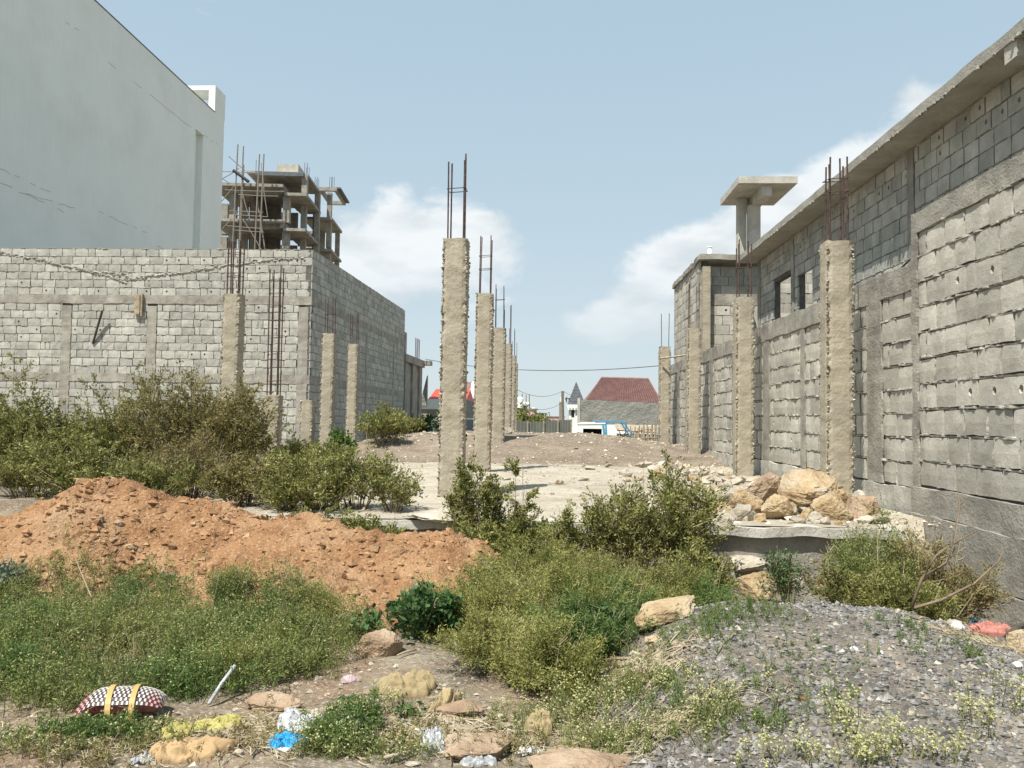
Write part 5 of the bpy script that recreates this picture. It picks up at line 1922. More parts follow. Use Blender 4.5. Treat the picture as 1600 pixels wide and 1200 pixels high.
def tubes_np(Pts, Rr):
    """Pts (n,k,3), Rr (n,k): three-sided tubes"""
    n, k, _ = Pts.shape
    d = np.gradient(Pts, axis=1)
    d /= np.linalg.norm(d, axis=2)[..., None] + 1e-9
    ref = np.array([0.31, 0.87, 0.2])
    a = np.cross(d, ref)
    a /= np.linalg.norm(a, axis=2)[..., None] + 1e-9
    b = np.cross(d, a)
    V = []
    for j in range(3):
        t = 2 * math.pi * j / 3
        V.append(Pts + (a * math.cos(t) + b * math.sin(t)) * Rr[..., None])
    V = np.stack(V, 2).reshape(-1, 3)
    base = (np.arange(n) * k * 3)[:, None, None]
    i = np.arange(k - 1)[None, :, None] * 3
    j = np.arange(3)[None, None, :]
    j2 = (j + 1) % 3
    q = np.stack(np.broadcast_arrays(base + i + j, base + i + j2, base + i + 3 + j2, base + i + 3 + j), -1).reshape(-1, 4)
    return V, q


def grow(h, rx, ry, nst, nbr, nleaf, L, W, rs, spread=0.25, dome=0.45, blen=0.3, tbias=0.25, stem_r=0.006, var=0.3, upb=0.25, droop=0.0, low=0.12, scat=0.45):
    a = rs.rand(nst) * 6.283
    rr = np.sqrt(rs.rand(nst))
    lobe = 1 + 0.28 * np.sin(a * 2 + rs.rand() * 6) + 0.18 * np.sin(a * 5 + rs.rand() * 6)
    tall = np.where(rs.rand(nst) < 0.16, 1.0 + 0.22 * rs.rand(nst), 0.92)
    tip = np.stack([np.cos(a) * rr * rx * lobe, np.sin(a) * rr * ry * lobe, h * (1 - dome * rr ** 2) * (1 - var * 1.3 * rs.rand(nst)) * tall], 1)
    base = tip * np.array([spread, spread, 0]) + rs.normal(size=(nst, 3)) * np.array([0.03, 0.03, 0]) * rx
    base[:, 2] = -0.03
    mid = base * 0.55 + tip * 0.45
    mid[:, 2] = tip[:, 2] * 0.62
    mid[:, :2] += rs.normal(size=(nst, 2)) * 0.07 * rx

    def bez(si, t):
        t = t[:, None]
        return base[si] * (1 - t) ** 2 + mid[si] * 2 * t * (1 - t) + tip[si] * t ** 2
    ks = 5
    st = np.stack([bez(np.arange(nst), np.full(nst, t)) for t in np.linspace(0, 1, ks)], 1)
    sr = np.linspace(1, 0.35, ks)[None] * stem_r * (0.6 + 0.8 * rs.rand(nst))[:, None]
    V, Q = tubes_np(st, sr)
    nb = nst * nbr
    si = np.repeat(np.arange(nst), nbr)
    t = tbias + (1 - tbias) * rs.rand(nb) ** 0.8
    P0 = bez(si, t)
    d = rs.normal(size=(nb, 3)) * np.array([1, 1, 0.55]) + np.array([0, 0, 0.55 - droop])
    out = P0 * np.array([1 / rx, 1 / ry, 0])
    d += out * 0.5
    d /= np.linalg.norm(d, axis=1)[:, None]
    bl = h * blen * (1.15 - 0.7 * t) * (0.5 + rs.rand(nb))
    kk = 3
    u = np.linspace(0, 1, kk)
    br = P0[:, None] + d[:, None] * bl[:, None, None] * u[None, :, None] + np.array([0, 0, 1]) * (u ** 2)[None, :, None] * (bl * 0.18)[:, None, None]
    Vb, Qb = tubes_np(br, np.linspace(0.55, 0.2, kk)[None] * stem_r * np.ones((nb, 1)))
    V = np.concatenate([V, Vb])
    Q = np.concatenate([Q, Qb + len(st) * ks * 3])
    bi = rs.randint(0, nb, nleaf)
    uu = rs.rand(nleaf) ** 0.7
    P = P0[bi] + d[bi] * (bl[bi] * uu)[:, None] + np.array([0, 0, 1]) * (uu ** 2 * bl[bi] * 0.18)[:, None]
    P += rs.normal(size=P.shape) * L * scat
    keep = P[:, 2] > low * h * rs.rand(nleaf)
    P, bi = P[keep], bi[keep]
    lv = leaf_quads(P, L, W, rs, upb, d[bi])
    tips = br[:, -1]
    return V, Q, lv, tips


def shrub(name, label, X, Y, h, rx, ry, nst, nbr, nleaf, L, W, leaf, stem='stem_brown', seed=0, cat='bush', flowers=0, fl_size=0.012, group=None, z=None, fl_mat='flower', **kw):
    rs = np.random.RandomState(seed)
    zz = (sz(X, Y) if z is None else z) - 0.02
    root = thing(name, label, cat, (X, Y, zz), 0, group)
    if stem == 'stem_brown' and Y > 9.3:
        nleaf = int(nleaf * 0.72)
    V, Q, lv, tips = grow(h, rx, ry, nst, nbr, nleaf, L, W, rs, **kw)
    link('stems', np_mesh('stems', V, Q, MT[stem]), root)
    nd = max(4, nst // 4)
    a = rs.rand(nd) * 6.283
    rr = np.sqrt(rs.rand(nd))
    tp = np.stack([np.cos(a) * rr * rx * 1.1, np.sin(a) * rr * ry * 1.1, h * (1.0 - 0.45 * rr ** 2) * (0.65 + 0.5 * rs.rand(nd))], 1)
    bs_ = tp * np.array([.3, .3, 0])
    pts_ = np.stack([bs_, bs_ * .5 + tp * .5 + rs.normal(size=(nd, 3)) * 0.03 * h, tp], 1)
    Vd, Qd = tubes_np(pts_, np.ones((nd, 1)) * np.array([[1.0, 0.8, 0.4]]) * kw.get('stem_r', 0.006) * 0.9)
    # forked dead twig ends
    n2 = nd * 3
    k_ = rs.randint(0, nd, n2)
    u_ = 0.45 + 0.5 * rs.rand(n2)
    p0_ = pts_[k_, 1] * (1 - u_)[:, None] + pts_[k_, 2] * u_[:, None]
    dd = rs.normal(size=(n2, 3)) * np.array([1, 1, .4]) + np.array([0, 0, .6])
    dd /= np.linalg.norm(dd, axis=1)[:, None]
    q_ = np.stack([p0_, p0_ + dd * (h * 0.16 * rs.rand(n2))[:, None]], 1)
    V2, Q2 = tubes_np(q_, np.ones((n2, 1)) * np.array([[0.5, 0.3]]) * kw.get('stem_r', 0.006))
    link('dead_stems', np_mesh('dead_stems', np.concatenate([Vd, V2]), np.concatenate([Qd, Q2 + len(Vd)]), MT['straw']), root)
    link('foliage', np_mesh('foliage', lv, quads_idx(len(lv) // 4), MT[leaf]), root)
    if flowers:
        T = tips[tips[:, 2] > 0.35 * h]
        P = T[rs.randint(0, len(T), flowers)] + rs.normal(size=(flowers, 3)) * fl_size * 1.6
        s = fl_size * (0.35 + 0.5 * rs.rand(flowers))
        o = link('flower_heads', pebbles_mesh('flower_heads', P, s, MT[fl_mat], rs), root)
        o['kind'] = 'stuff'
    return root


B = shrub
# big bushes, middle left
B('bush', 'olive bush cut by the left edge of the picture behind the orange heap', X_at(20, 12.5), 12.5, 1.85, 0.8, 0.7, 50, 9, 30450, 0.046, 0.022, 'leaf_olive', seed=1)
B('bush', 'low olive bush between the left-edge bush and the tallest one', X_at(120, 13.2), 13.2, 1.40, 0.8, 0.7, 46, 9, 23200, 0.046, 0.022, 'leaf_olive', seed=2)
B('bush', 'rounded yellowish bush left of the tallest browning bush', X_at(198, 13.0), 13.0, 1.85, 0.85, 0.8, 60, 9, 29000, 0.046, 0.022, 'leaf_olive', seed=3, var=0.4)
B('bush', 'tallest browning bush in front of the left block building', X_at(292, 13.0), 13.0, 2.25, 0.85, 0.8, 64, 10, 34800, 0.046, 0.022, 'leaf_brown', seed=4, var=0.4, dome=0.35)
B('bush', 'tall reddish-brown bush just left of the left rebar column', X_at(366, 12.8), 12.8, 1.95, 0.58, 0.6, 50, 10, 20000, 0.052, 0.026, 'leaf_brown', seed=5, var=0.35, dome=0.4)
B('bush', 'dry twiggy brown bush right behind the crest of the orange heap', X_at(300, 10.8), 10.8, 0.95, 0.75, 0.6, 90, 8, 9000, 0.04, 0.016, 'leaf_brown', seed=6)
B('bush', 'dark green low bush behind the left part of the orange heap', X_at(165, 10.6), 10.6, 0.85, 0.9, 0.6, 60, 9, 17400, 0.046, 0.022, 'leaf_olive', seed=7)
B('bush', 'dense low bush behind the heap at the left edge', X_at(50, 11.0), 11.0, 1.0, 0.9, 0.6, 50, 9, 15950, 0.046, 0.022, 'leaf_olive', seed=71)
B('bush', 'low olive bush hugging the heap crest left of the dry twiggy one', X_at(235, 9.9), 9.9, 0.72, 0.6, 0.45, 44, 9, 12000, 0.042, 0.02, 'leaf_olive', seed=72)
B('bush', 'low brown-green bush behind the dip of the heap, right of the dry twiggy one', X_at(385, 9.9), 9.9, 0.75, 0.6, 0.45, 44, 9, 12000, 0.042, 0.02, 'leaf_brown', seed=73)
B('bush', 'small olive bush behind the second crest of the orange heap', X_at(448, 9.6), 9.6, 0.62, 0.45, 0.4, 36, 9, 8500, 0.042, 0.02, 'leaf_olive', seed=74)
B('bush', 'leafy bush before the short stub column with the tall rebar cage', X_at(436, 10.8), 10.8, 0.72, 0.55, 0.5, 36, 9, 17400, 0.046, 0.022, 'leaf_olive', seed=8)
B('bush', 'tall open bush on the near left corner of the pale floor', X_at(560, 9.9), 9.9, 1.08, 0.55, 0.45, 26, 9, 8500, 0.048, 0.022, 'leaf_olive', seed=9, var=0.35)
B('bush', 'dark bushy clump behind the middle of the orange heap', X_at(500, 9.7), 9.7, 0.72, 0.55, 0.45, 40, 9, 8500, 0.046, 0.022, 'leaf_olive', seed=10)
B('bush', 'low leafy fringe covering the slab edge behind the heap, left one', X_at(470, 8.75), 8.75, 0.62, 0.5, 0.25, 34, 9, 7500, 0.04, 0.018, 'leaf_olive', seed=75)
B('bush', 'low leafy fringe covering the slab edge behind the heap, right one', X_at(560, 8.75), 8.75, 0.66, 0.45, 0.25, 34, 9, 7500, 0.04, 0.018, 'leaf_olive', seed=76)
B('bush', 'sparse bush right of the corner bush, against the pale floor', X_at(618, 9.6), 9.6, 0.62, 0.35, 0.35, 22, 8, 2600, 0.045, 0.02, 'leaf_olive', seed=11)
B('bush', 'round green bush at the foot of the shaded side wall', X_at(598, 22.5), 22.5, 1.25, 0.85, 0.8, 40, 8, 8000, 0.075, 0.04, 'leaf_olive', seed=12)
B('bush', 'small dark bush below the pillared outbuilding', X_at(632, 27), 27, 0.8, 0.8, 0.6, 30, 8, 4000, 0.085, 0.045, 'leaf_olive', seed=121)
B('bush', 'bright green broad-leaved plant between the two slim left columns', X_at(531, 21.5), 21.5, 0.75, 0.4, 0.4, 16, 6, 1500, 0.11, 0.07, 'leaf_green', seed=13, cat='plant')
B('bush', 'low yellowish weeds around the stub columns', X_at(468, 19.0), 19.0, 0.75, 0.9, 0.5, 40, 7, 6000, 0.06, 0.03, 'leaf_yellow', seed=14, cat='plant')
B('bush', 'olive weeds in front of the slim left columns', X_at(520, 18.2), 18.2, 0.6, 0.8, 0.5, 40, 7, 6000, 0.06, 0.03, 'leaf_olive', seed=141, cat='plant')
# leafy spires in the middle
for k, (px, Y, h, r, n, lab) in enumerate(((742, 8.75, 1.40, 0.22, 9, 'tallest leafy spire shrub just right of the lone column'),
                                           (768, 8.8, 1.2, 0.18, 7, 'narrow leafy spire right of the tallest one'),
                                           (722, 8.7, 1.12, 0.15, 5, 'thin twiggy spire leaning at the foot of the lone column'),
                                           (812, 8.6, 1.25, 0.12, 4, 'sparse tall spire standing alone against the pale floor'),
                                           (838, 8.5, 0.85, 0.2, 7, 'short leafy sprigs below the lonely tall spire'),
                                           (925, 8.3, 1.05, 0.18, 7, 'thin leafy spire at the left side of the right-centre bush'),
                                           (880, 8.3, 0.9, 0.22, 8, 'short twiggy shrub before the pale floor at centre'))):
    B('spire_shrub', lab, X_at(px, Y), Y, h, r, r, n, 14, int(2600 * h), 0.042, 0.017, 'leaf_olive', seed=20 + k, cat='shrub', dome=0.2, blen=0.16, tbias=0.12, spread=0.6)
B('bush', 'tall dense bush right of centre before the pale floor', X_at(990, 8.2), 8.2, 1.15, 0.42, 0.4, 36, 10, 10000, 0.042, 0.017, 'leaf_olive', seed=30, dome=0.25)
B('bush', 'leafy bush at the left end of the foundation wall', X_at(1062, 8.3), 8.3, 1.22, 0.42, 0.42, 34, 10, 10500, 0.042, 0.018, 'leaf_olive', seed=31, dome=0.3)
B('bush', 'dark low bush filling the gap below the leafy spires', X_at(765, 8.3), 8.3, 0.55, 0.5, 0.35, 30, 9, 7000, 0.04, 0.018, 'leaf_olive', seed=32)
B('bush', 'drooping bush under the foundation lip beside the pale jagged rock', X_at(1090, 7.7), 7.7, 0.62, 0.4, 0.35, 30, 9, 7500, 0.036, 0.015, 'leaf_olive', seed=33)
# feathery foreground bushes
fb = [(845, 6.9, 0.60, 0.60, 'feathery yellow-green bush at the back of the central thicket', 'leaf_yellow'),
      (950, 6.9, 0.55, 0.60, 'feathery olive bush behind the cream wedge-shaped rock', 'leaf_olive'),
      (1050, 7.2, 0.52, 0.5, 'feathery bush above the large hollow-faced slab', 'leaf_olive'),
      (775, 5.9, 0.46, 0.42, 'large yellow-green feathery bush right of the dark green plant', 'leaf_yellow'),
      (868, 5.7, 0.66, 0.52, 'largest feathery bush in the middle foreground', 'leaf_yellow'),
      (800, 5.05, 0.46, 0.44, 'yellowish feathery bush at the front of the central thicket', 'leaf_yellow'),
      (905, 5.1, 0.50, 0.40, 'fresh green feathery bush at the front right of the thicket', 'leaf_green'),
      (950, 5.9, 0.55, 0.42, 'green feathery weed before the cream wedge-shaped rock', 'leaf_green'),
      (1110, 7.0, 0.40, 0.35, 'light green weed at the back left of the gravel heap', 'leaf_green'),
      (858, 4.72, 0.50, 0.36, 'low yellowish bush at the very front of the central thicket above the brown rocks', 'leaf_yellow'),
      (930, 6.4, 0.55, 0.5, 'tall olive bush in the heart of the central thicket', 'leaf_olive'),
      (775, 6.5, 0.42, 0.34, 'olive feathery bush between the heap end and the dark green plant', 'leaf_olive'),
      (1010, 6.3, 0.42, 0.32, 'yellowish weed just left of the hollow-faced slab', 'leaf_yellow')]
for k, (px, Y, h, r, lab, lf) in enumerate(fb):
    B('feathery_bush', lab, X_at(px, Y), Y, h, r, r * 0.85, int(70 * r / 0.5), 12, int(60000 * r * h / 0.5), 0.023, 0.0068, lf, 'stem_green', seed=40 + k, flowers=int(260 * r), fl_size=0.006,
      stem_r=0.003, blen=0.30, dome=0.45, var=0.5, tbias=0.25, scat=0.8)
B('broadleaf_plant', 'dark green broad-leaved plant at the foot of the orange heap', X_at(655, 5.75), 5.75, 0.44, 0.34, 0.3, 18, 9, 2600, 0.048, 0.032, 'leaf_dark', 'stem_green', seed=55, cat='plant')
B('broadleaf_plant', 'small dark leafy plant squeezed under the front of the central thicket', X_at(935, 5.2), 5.2, 0.30, 0.26, 0.22, 14, 8, 1300, 0.036, 0.022, 'leaf_dark', 'stem_green', seed=56, cat='plant')
B('broadleaf_plant', 'grey-green leafy plant at the left picture edge on the heap foot', X_at(8, 6.4), 6.4, 0.32, 0.22, 0.22, 12, 8, 900, 0.055, 0.028, 'leaf_grey', 'stem_green', seed=57, cat='plant')
B('broadleaf_plant', 'tiny dark leafy plant by the tan hanging sack', X_at(655, 4.15), 4.15, 0.12, 0.1, 0.08, 8, 5, 160, 0.030, 0.02, 'leaf_dark', 'stem_green', seed=58, cat='plant')
# right side by the wall
B('feathery_bush', 'light green feathery bush between gravel heap and right wall', X_at(1365, 7.35), 7.35, 0.95, 0.50, 0.4, 60, 11, 22000, 0.028, 0.009, 'leaf_weed', 'stem_green', seed=61, flowers=300, fl_size=0.007, dome=0.3, var=0.5, scat=1.0)
B('feathery_bush', 'browning bush tangled at the foot of the right wall', X_at(1450, 7.0), 7.0, 0.85, 0.48, 0.35, 60, 10, 17000, 0.032, 0.010, 'leaf_brown', 'stem_brown', seed=62, dome=0.4, var=0.45)
B('feathery_bush', 'dense green growth at the right shoulder of the gravel heap', X_at(1400, 6.7), 6.7, 0.62, 0.4, 0.25, 44, 10, 13000, 0.032, 0.010, 'leaf_olive', 'stem_green', seed=63)
B('twiggy_shrub', 'dark twiggy shrub in front of the concrete foundation face', X_at(1232, 7.6), 7.6, 0.62, 0.26, 0.22, 18, 10, 1700, 0.036, 0.016, 'leaf_dark', 'stem_brown', seed=64, cat='shrub')
B('twiggy_shrub', 'second dark twiggy shrub nearer the light green bush on the right', X_at(1306, 7.5), 7.5, 0.62, 0.22, 0.2, 16, 10, 1900, 0.036, 0.016, 'leaf_brown', 'stem_brown', seed=65, cat='shrub')
# bare branches
bbr = thing('bare_sapling', 'bare woody sapling with crooked leafless branches before the right wall', 'sapling', (gpt(1428, 950, 0.3).x, 5.65, 0.22))
o0 = Vector((gpt(1428, 950, 0.3).x, 5.65, 0.22))


def branch(pts, Y0, r0, r1):
    ps = [at(p[0], p[1], Y0 + (p[2] if len(p) > 2 else 0)) - o0 for p in pts]
    m_ = MB()
    n = len(ps)
    m_.tube(ps, [r0 + (r1 - r0) * i / (n - 1) for i in range(n)], 6)
    m_.build('branch', MT['stem_brown'], bbr, True)


branch([(1424, 950), (1440, 905), (1462, 868), (1480, 855)], 5.65, 0.012, 0.007)
branch([(1428, 950), (1470, 938, 0.05), (1522, 912, 0.15), (1560, 878, 0.2), (1568, 862, 0.2)], 5.65, 0.012, 0.004)
branch([(1440, 905), (1478, 880, .1), (1490, 850, .1), (1500, 790, .15), (1496, 765, .2)], 5.65, 0.010, 0.004)
branch([(1490, 850), (1510, 838), (1528, 828)], 5.7, 0.006, 0.003)
branch([(1500, 790), (1508, 780), (1518, 782)], 5.8, 0.004, 0.002)
branch([(1462, 868), (1460, 850), (1444, 842)], 5.65, 0.005, 0.002)
branch([(1448, 912), (1475, 905), (1490, 912)], 5.65, 0.005, 0.002)
branch([(1520, 912), (1515, 890), (1505, 878)], 5.75, 0.004, 0.002)


# street trees
def tree(label, px, Y, h, r, leaf='leaf_olive', seed=0, nleaf=2600):
    X = X_at(px, Y)
    z = GB
    root = thing('tree', label, 'tree', (X, Y, z))
    m_ = MB()
    m_.tube([(0, 0, 0), (0.05, 0, h * 0.5), (0, 0, h * 0.8)], [0.1, 0.07, 0.03], 6)
    for a in range(4):
        m_.tube([(0.03, 0, h * (0.35 + .1 * a)), (r * 0.6 * math.cos(a * 1.9), r * 0.5 * math.sin(a * 1.9), h * (0.62 + .08 * a))], [0.04, 0.02], 5)
    m_.build('trunk', MT['stem_brown'], root)
    rs = np.random.RandomState(seed)
    nc = 14
    C_ = rs.normal(size=(nc, 3)) * np.array([r * .5, r * .5, h * .16]) + np.array([0, 0, h * .68])
    P = C_[rs.randint(0, nc, nleaf)] + rs.normal(size=(nleaf, 3)) * r * 0.24
    lv = leaf_quads(P, 0.26, 0.14, rs)
    link('crown', np_mesh('crown', lv, quads_idx(nleaf), MT[leaf]), root)


tree('leafy street tree rising above the green sheet fence', 823, 62, 2.6, 1.3, 'leaf_olive', 1)
tree('smaller tree left of the leafy street tree by the last column', 806, 58, 2.0, 0.8, 'leaf_olive', 2, 1500)
tree('pale dusty tree right of the leafy street tree', 846, 75, 2.3, 1.1, 'leaf_grey', 3, 1600)
tree('dark round tree in front of the red-roofed house', 666, 50, 2.0, 0.75, 'leaf_dark', 4)
tree('slender young tree beside the dark round tree', 680, 48, 1.7, 0.3, 'leaf_grey', 5, 500)
sp = thing('dead_sapling', 'thin dark dead sapling standing by the sheet shelter', 'sapling', (X_at(977, 31), 31, 0.3))
for (dx, h, l) in ((0, 1.25, 0.05), (0.05, 0.95, 0.35), (0, 1.0, -0.3)):
    m_ = MB()
    m_.tube([(0, 0, 0), (dx * .5, 0, h * .5), (dx + l, 0, h)], [0.05, 0.03, 0.012], 5)
    m_.build('branch', MT['dark_wood'], sp)

# ---- carpet of weeds
def carpet(name, label, spots, leaf, L, W, seed, per=70, flower=0, stem='stem_green'):
    """spots: (px, py, rx, ry, n, h) with px,py the middle of the patch"""
    rs = np.random.RandomState(seed)
    VV, LVs, TT = [], [], []
    SV, SQ, so = [], [], 0
    for (px, py, rx, ry, n, h) in spots:
        c = gsurf(px, py)
        x = c.x + rx * rs.normal(size=n) * 0.55
        y = c.y + ry * rs.normal(size=n) * 0.55
        z = surf_z(x, y)
        hh = h * (0.35 + 0.6 * rs.rand(n) + 0.7 * rs.rand(n) ** 4)
        # stems
        lean = rs.normal(size=(n, 2)) * 0.22
        tip = np.stack([x + lean[:, 0] * hh, y + lean[:, 1] * hh, z + hh], 1)
        b = np.stack([x, y, z - 0.02], 1)
        mid = (tip + b) / 2 + rs.normal(size=(n, 3)) * 0.02
        st = np.stack([b, mid, tip], 1)
        V, Q = tubes_np(st, np.ones((n, 1)) * np.array([[0.0035, 0.0025, 0.0012]]))
        SV.append(V)
        SQ.append(Q + so)
        so += len(V)
        k = n * per
        i = rs.randint(0, n, k)
        t = 0.12 + 0.88 * rs.rand(k) ** 0.75
        P = b[i] * (1 - t)[:, None] + tip[i] * t[:, None]
        off = rs.normal(size=(k, 3)) * np.array([1, 1, 0.5]) * (hh[i] * 0.26 * (1.25 - t))[:, None]
        P = P + off
        LVs.append(leaf_quads(P, L, W, rs, 0.3))
        if flower:
            kf = int(n * flower)
            i = rs.randint(0, n, kf)
            TT.append(tip[i] + rs.normal(size=(kf, 3)) * np.array([1, 1, .6]) * (hh[i] * 0.24)[:, None])
    root = thing(name, label, 'weeds', (0, 0, 0))
    root['kind'] = 'stuff'
    o = link('stems', np_mesh('stems', np.concatenate(SV), np.concatenate(SQ), MT[stem]), root)
    o['kind'] = 'stuff'
    lv = np.concatenate(LVs)
    o = link('leaves', np_mesh('leaves', lv, quads_idx(len(lv) // 4), MT[leaf]), root)
    o['kind'] = 'stuff'
    if TT:
        T = np.concatenate(TT)
        o = link('flowers', pebbles_mesh('flowers', T, 0.0035 + 0.0035 * rs.rand(len(T)), MT['flower'], rs), root)
        o['kind'] = 'stuff'


carpet('weed_carpet', 'dense olive-green weeds covering the ground left of centre below the orange heap',
       [(40, 1020, .45, .5, 190, .26), (160, 1000, .55, .5, 230, .24), (290, 1000, .5, .42, 190, .23), (400, 990, .42, .38, 190, .22), (450, 1015, .35, .3, 130, .21),
        (60, 950, .35, .3, 60, .2), (200, 945, .4, .25, 50, .18), (340, 1040, .45, .3, 190, .22), (450, 1050, .3, .25, 110, .2), (90, 1090, .4, .25, 120, .18), (540, 1000, .25, .25, 60, .16)],
       'leaf_weed', 0.022, 0.0055, 1, per=105, flower=0.8)
carpet('dry_weeds', 'withered yellow-brown weeds mixed into the carpet and along the littered ground',
       [(150, 1060, .6, .3, 60, .26), (330, 1000, .6, .5, 60, .30), (90, 960, .5, .4, 50, .28), (470, 1040, .4, .3, 40, .24), (380, 1160, .5, .15, 60, .07), (130, 1180, .5, .12, 60, .07), (640, 1150, .5, .2, 50, .08),
        (780, 1180, .4, .12, 50, .09), (960, 1060, .3, .25, 50, .11)],
       'leaf_brown', 0.024, 0.005, 7, per=40, stem='straw')
carpet('green_weeds', 'fresh green patches in the weeds below the orange heap',
       [(20, 1060, .35, .3, 110, .2), (380, 1015, .5, .3, 140, .22), (300, 1075, .4, .2, 110, .2), (440, 965, .3, .22, 60, .2), (40, 980, .3, .3, 80, .22), (530, 1160, .16, .12, 60, .13),
        (560, 1130, .14, .1, 40, .12), (150, 1150, .3, .12, 70, .1)],
       'leaf_green', 0.026, 0.006, 2, per=90, flower=1.5)
carpet('bottom_weeds', 'low green sprouts scattered along the bottom of the picture',
       [(60, 1170, .4, .15, 60, .08), (240, 1150, .3, .15, 40, .08), (520, 1180, .22, .1, 60, .11), (640, 1180, .2, .12, 30, .09), (820, 1130, .25, .12, 40, .11), (930, 1110, .25, .16, 70, .13),
        (960, 1170, .3, .12, 50, .11), (1080, 1150, .3, .16, 40, .10), (900, 1160, .2, .12, 30, .09), (1000, 1080, .2, .2, 40, .1)],
       'leaf_weed', 0.016, 0.0042, 3, per=60, flower=2)
carpet('gravel_weeds', 'thin tufts of weeds sprouting through the gravel heap',
       [(1100, 985, .35, .3, 90, .09), (1160, 960, .3, .25, 70, .08), (1060, 1090, .3, .2, 50, .09), (1180, 1060, .35, .25, 26, .07), (1220, 1130, .3, .15, 26, .07), (1290, 1080, .25, .2, 10, .07),
        (1240, 1010, .3, .15, 9, .06), (1340, 1030, .4, .3, 10, .06), (1500, 1020, .4, .2, 30, .07), (1420, 980, .2, .15, 16, .07), (1150, 1110, .2, .2, 26, .09)],
       'leaf_green', 0.018, 0.004, 4, per=45)
carpet('flowering_weeds', 'pale yellow flowering weeds at the bottom right over the gravel',
       [(1320, 1140, .12, .10, 12, .15), (1340, 1190, .2, .08, 20, .14), (1440, 1185, .22, .08, 18, .12), (1530, 1140, .10, .12, 10, .19), (1590, 1120, .12, .15, 12, .15), (1230, 1190, .22, .08, 14, .11),
        (1110, 1120, .2, .12, 12, .12), (1000, 1100, .2, .12, 12, .11), (590, 1120, .2, .12, 12, .12), (880, 1120, .15, .12, 12, .13)],
       'leaf_yellow', 0.015, 0.0032, 5, per=36, flower=13)
carpet('heap_weeds', 'scattered feathery weeds rooted on the face of the orange heap',
       [(170, 915, .35, .2, 22, .16), (110, 910, .25, .2, 16, .15), (390, 925, .3, .2, 24, .17), (760, 925, .16, .15, 30, .2), (690, 965, .2, .2, 50, .22), (560, 985, .2, .12, 14, .14)],
       'leaf_yellow', 0.024, 0.006, 6, per=60, flower=4)
for k in range(22):
    px, py = random.uniform(-10, 520), random.uniform(925, 1085)
    q = gsurf(px, py)
    far_ = q.y > 6.0
    shrub('feathery_weed', 'feathery weed poking above the weed carpet ' + ('on the lower slope of the orange heap' if far_ else 'in front of the orange heap'), q.x, q.y,
          random.uniform(.26, .42), .17, .15, 16, 9, 2600, 0.024, 0.0055, random.choice(['leaf_weed', 'leaf_yellow', 'leaf_green', 'leaf_weed']), 'stem_green', seed=900 + k, cat='weed',
          flowers=18, fl_size=0.006, stem_r=0.0026, blen=0.32, dome=0.2, var=0.5, tbias=0.2, scat=0.9, group='feathery weeds standing in the left weed carpet')
# dry stalks
m_ = MB()
P0 = at(148, 945, 5.9)
m_.tube([P0, at(133, 910, 5.95), at(118, 872, 6.0)], [0.006, 0.005, 0.003], 5)
o = m_.build('dry_stalk', MT['straw'])
tag(o, 'pale dry stalk standing on the left face of the orange heap', 'stalk', None, 'thing')


def litter_straw(label, name, regions, n, seed, m='straw', L=0.09, wd=0.0022):
    rs = np.random.RandomState(seed)
    Vs, Qs, so = [], [], 0
    for (px, py, rx, ry, wgt) in regions:
        c = gsurf(px, py)
        k = int(n * wgt)
        x = c.x + rx * rs.normal(size=k) * .5
        y = c.y + ry * rs.normal(size=k) * .5
        a = rs.rand(k) * 6.283
        l = L * (0.3 + rs.rand(k))
        P = []
        for t in (-.5, 0, .5):
            xx, yy = x + np.cos(a) * l * t, y + np.sin(a) * l * t + (0.1 * l if t == 0 else 0)
            P.append(np.stack([xx, yy, surf_z(xx, yy) + 0.008 + 0.02 * rs.rand(k)], 1))
        V, Q = tubes_np(np.stack(P, 1), np.full((k, 3), wd) * (0.5 + rs.rand(k, 1)))
        Vs.append(V)
        Qs.append(Q + so)
        so += len(V)
    o = link(name, np_mesh(name, np.concatenate(Vs), np.concatenate(Qs), MT[m]))
    tag(o, label, 'straw', None, 'stuff')


litter_straw('dry straw and dead stems littering the foreground soil', 'dry_straw',
             [(200, 1160, 1.0, .3, .2), (450, 1150, .6, .25, .25), (650, 1140, .5, .3, .15), (960, 1070, .4, .3, .2), (1000, 1150, .6, .2, .15), (1530, 1000, .4, .25, .05)], 5200, 1)
litter_straw('brown twigs and dead stems fallen at the edge of the gravel heap', 'fallen_twigs',
             [(990, 1050, .3, .2, .4), (370, 1150, .4, .15, .3), (700, 1150, .4, .2, .3)], 420, 2, 'wood', 0.22, 0.005)

# ------------------------------------------------------------------ litter
MT['sack'] = mat('tan_sack_cloth', [(0.24, 0.185, 0.10), (0.35, 0.275, 0.155)], 4, rough=0.8, bump=0.4, bscale=18, bdist=0.03)
MT['sack2'] = mat('orange_tan_sack_cloth', [(0.29, 0.19, 0.10), (0.42, 0.29, 0.155)], 4, rough=0.8, bump=0.4, bscale=18, bdist=0.03)
MT['yellow_plastic'] = mat('faded_yellow_plastic', [(0.28, 0.245, 0.07), (0.42, 0.375, 0.14)], 8, rough=0.5, bump=0.4, bscale=22)
MT['clear_plastic'] = mat('milky_plastic', [(0.25, 0.26, 0.265), (0.50, 0.51, 0.52)], 12, rough=0.25, bump=0.6, bscale=26, transl=0.0, spec=0.6)
MT['blue_plastic'] = mat('bright_blue_plastic', [(0.015, 0.20, 0.46), (0.03, 0.32, 0.66)], 8, rough=0.35, bump=0.4, bscale=30)
MT['white_plastic'] = mat('white_plastic', [(0.46, 0.46, 0.44), (0.64, 0.64, 0.62)], 8, rough=0.4, bump=0.4, bscale=24)
